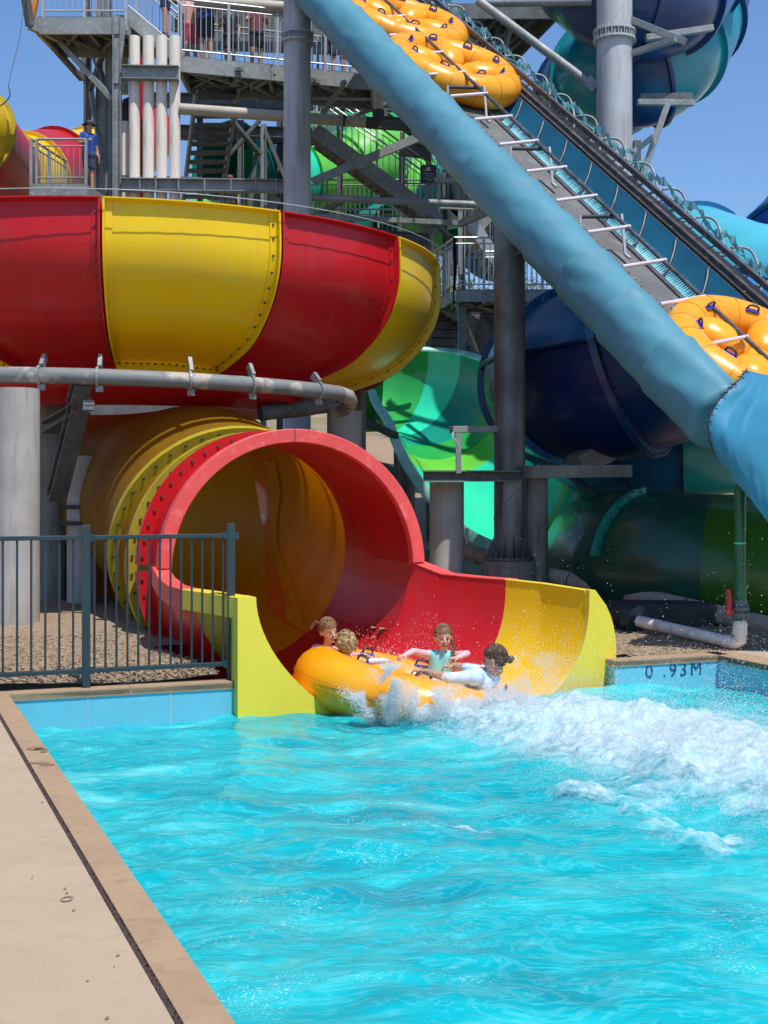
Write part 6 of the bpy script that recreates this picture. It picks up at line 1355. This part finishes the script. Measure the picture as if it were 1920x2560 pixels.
def keep(c):
    cc_ = foam_core(c[:, 0], c[:, 1]); k_ = cc_*.9+.30*fbm(c[:, 0]*2.0, c[:, 1]*3.2, 5, 80)+.10*fbm(c[:, 0]*11, c[:, 1]*13, 3, 90)
    a_ = (c[:, 0]-C0.x)*PU.x+(c[:, 1]-C0.y)*PU.y
    ins = (c[:, 0]-C0.x)*PN.x+(c[:, 1]-C0.y)*PN.y > .02
    k2 = 0.25*(CORE_ALL[:-1, :-1]+CORE_ALL[1:, 1:]+CORE_ALL[1:, :-1]+CORE_ALL[:-1, 1:]).reshape(-1); return ((k_ > -.42) | (k2 > -.40)) & (ins | ((a_ > 2.5) & (a_ < 4.5))) & (a_ < PL+.0)
fo = np_mesh('foam', XX, YY, ZZ, fm, keep); at_ = fo.data.attributes.new('core', 'FLOAT', 'POINT'); at_.data.foreach_set('value', core.astype(np.float32).ravel())
tag(fo, 'thick white churned foam thrown up across the right of the pool', 'foam', kind='stuff')
# droplets
rs = np.random.RandomState(4)
OCT = np.array([(1, 0, 0), (-1, 0, 0), (0, 1, 0), (0, -1, 0), (0, 0, 1), (0, 0, -1)], float); OF = np.array([(0, 2, 4), (2, 1, 4), (1, 3, 4), (3, 0, 4), (2, 0, 5), (1, 2, 5), (3, 1, 5), (0, 3, 5)])
def drops(name, lb, P, S, stretch=None):
    k = len(P); St = np.ones((k, 3)) if stretch is None else stretch
    Vv = (P[:, None, :]+OCT[None]*S[:, None, None]*St[:, None, :]).reshape(-1, 3); Ff = (OF[None]+np.arange(k)[:, None, None]*6).reshape(-1, 3)
    tag(arr_mesh(name, Vv, Ff, dm), lb, 'splash', kind='stuff')
def plume(n_, c, sx, sy, sz, pw=1.0):
    p = rs.randn(n_, 3)*np.array([sx, sy, 1]); p[:, 2] = np.abs(rs.randn(n_))**pw*sz; return p+np.array(c)
TET = np.array([(1, 1, 1), (1, -1, -1), (-1, 1, -1), (-1, -1, 1)], float)*.8; TF = np.array([(0, 1, 2), (0, 3, 1), (0, 2, 3), (1, 3, 2)])
def mist(name, lb, P, S):
    k = len(P); Vv = (P[:, None, :]+TET[None]*S[:, None, None]).reshape(-1, 3); Ff = (TF[None]+np.arange(k)[:, None, None]*4).reshape(-1, 3)
    tag(arr_mesh(name, Vv, Ff, dm, smooth=False), lb, 'splash', kind='stuff')
def wake(m_, spread, hs, pw, seed):
    px_ = rs.uniform(-.3, 4.6, m_*5); py_ = rs.uniform(5.6, 11.2, m_*5); c_ = foam_core(px_, py_); ok = rs.rand(m_*5) < np.clip(c_+spread, 0, 1)**1.3; px_, py_, c_ = px_[ok][:m_], py_[ok][:m_], c_[ok][:m_]
    cl = np.clip(.45+.75*fbm(px_*3.2, py_*3.2, 4, seed), .02, 2); return px_, py_, WZ+.04+np.clip(c_+.2, 0, 1)*(.10+hs*np.abs(rs.randn(len(px_)))**pw*cl)
px_, py_, pz_ = wake(9000, .22, .34, 1.4, 33); drops('splash_spray', 'white droplets flying above the foam', np.stack([px_, py_, pz_], -1), .0016+.0046*rs.rand(len(px_))**4)
px_, py_, pz_ = wake(260000, .34, .34, 1.25, 35); mist('splash_mist', 'fine misty spray hanging over the wake', np.stack([px_, py_, pz_], -1), .0010+.0022*rs.rand(len(px_))**2)
def pl(n_, px, py, Y, dz_, sx, sy, sz): return plume(n_, at(px, py, Y)+V((0, 0, dz_)), sx, sy, sz)
def col_(n_, px, py, Y, h, sx, lean=0):       # a leaning jet of water that breaks up with height
    t = rs.rand(n_)**.8; base = np.array(at(px, py, Y)); w_ = sx*(.35+.9*t); P = np.stack([base[0]+lean*t+rs.randn(n_)*w_, base[1]+rs.randn(n_)*w_*.6, base[2]+h*t+rs.randn(n_)*.02], -1)
    q = fbm(P[:, 0]*9, P[:, 2]*9, 3, 71); return P[q > -.55+.35*t+.25*rs.rand(len(t))]
big = np.concatenate([col_(9000, 975, 1805, 9.98, .46, .05, .02), col_(6000, 925, 1800, 10.05, .26, .06, -.10), col_(9000, 1060, 1805, 9.95, .28, .12, .05), col_(9000, 1180, 1800, 9.95, .24, .14, .0), col_(9000, 1290, 1780, 9.98, .26, .12, .05), pl(500, 950, 1640, 11, -.05, .13, .12, .12)])
drops('splash_plume', 'burst of droplets where the raft rim hits the pool', big[::4], .0022+.0065*rs.rand(len(big[::4]))**3)
sm_ = np.concatenate([big+rs.randn(*big.shape)*.012, col_(12000, 975, 1805, 9.98, .46, .075, .02), col_(12000, 1080, 1805, 9.95, .22, .18, 0), col_(12000, 1210, 1795, 9.95, .22, .18, .05), col_(4500, 1290, 1745, 10.75, .40, .13, .10), col_(2500, 1330, 1740, 10.75, .36, .13, .14), pl(2500, 900, 1720, 10.5, -.05, .12, .08, .12)])
mist('splash_mist', 'fine spray bursting up in front of the raft and behind the adult', sm_, .0012+.0028*rs.rand(len(sm_))**2)
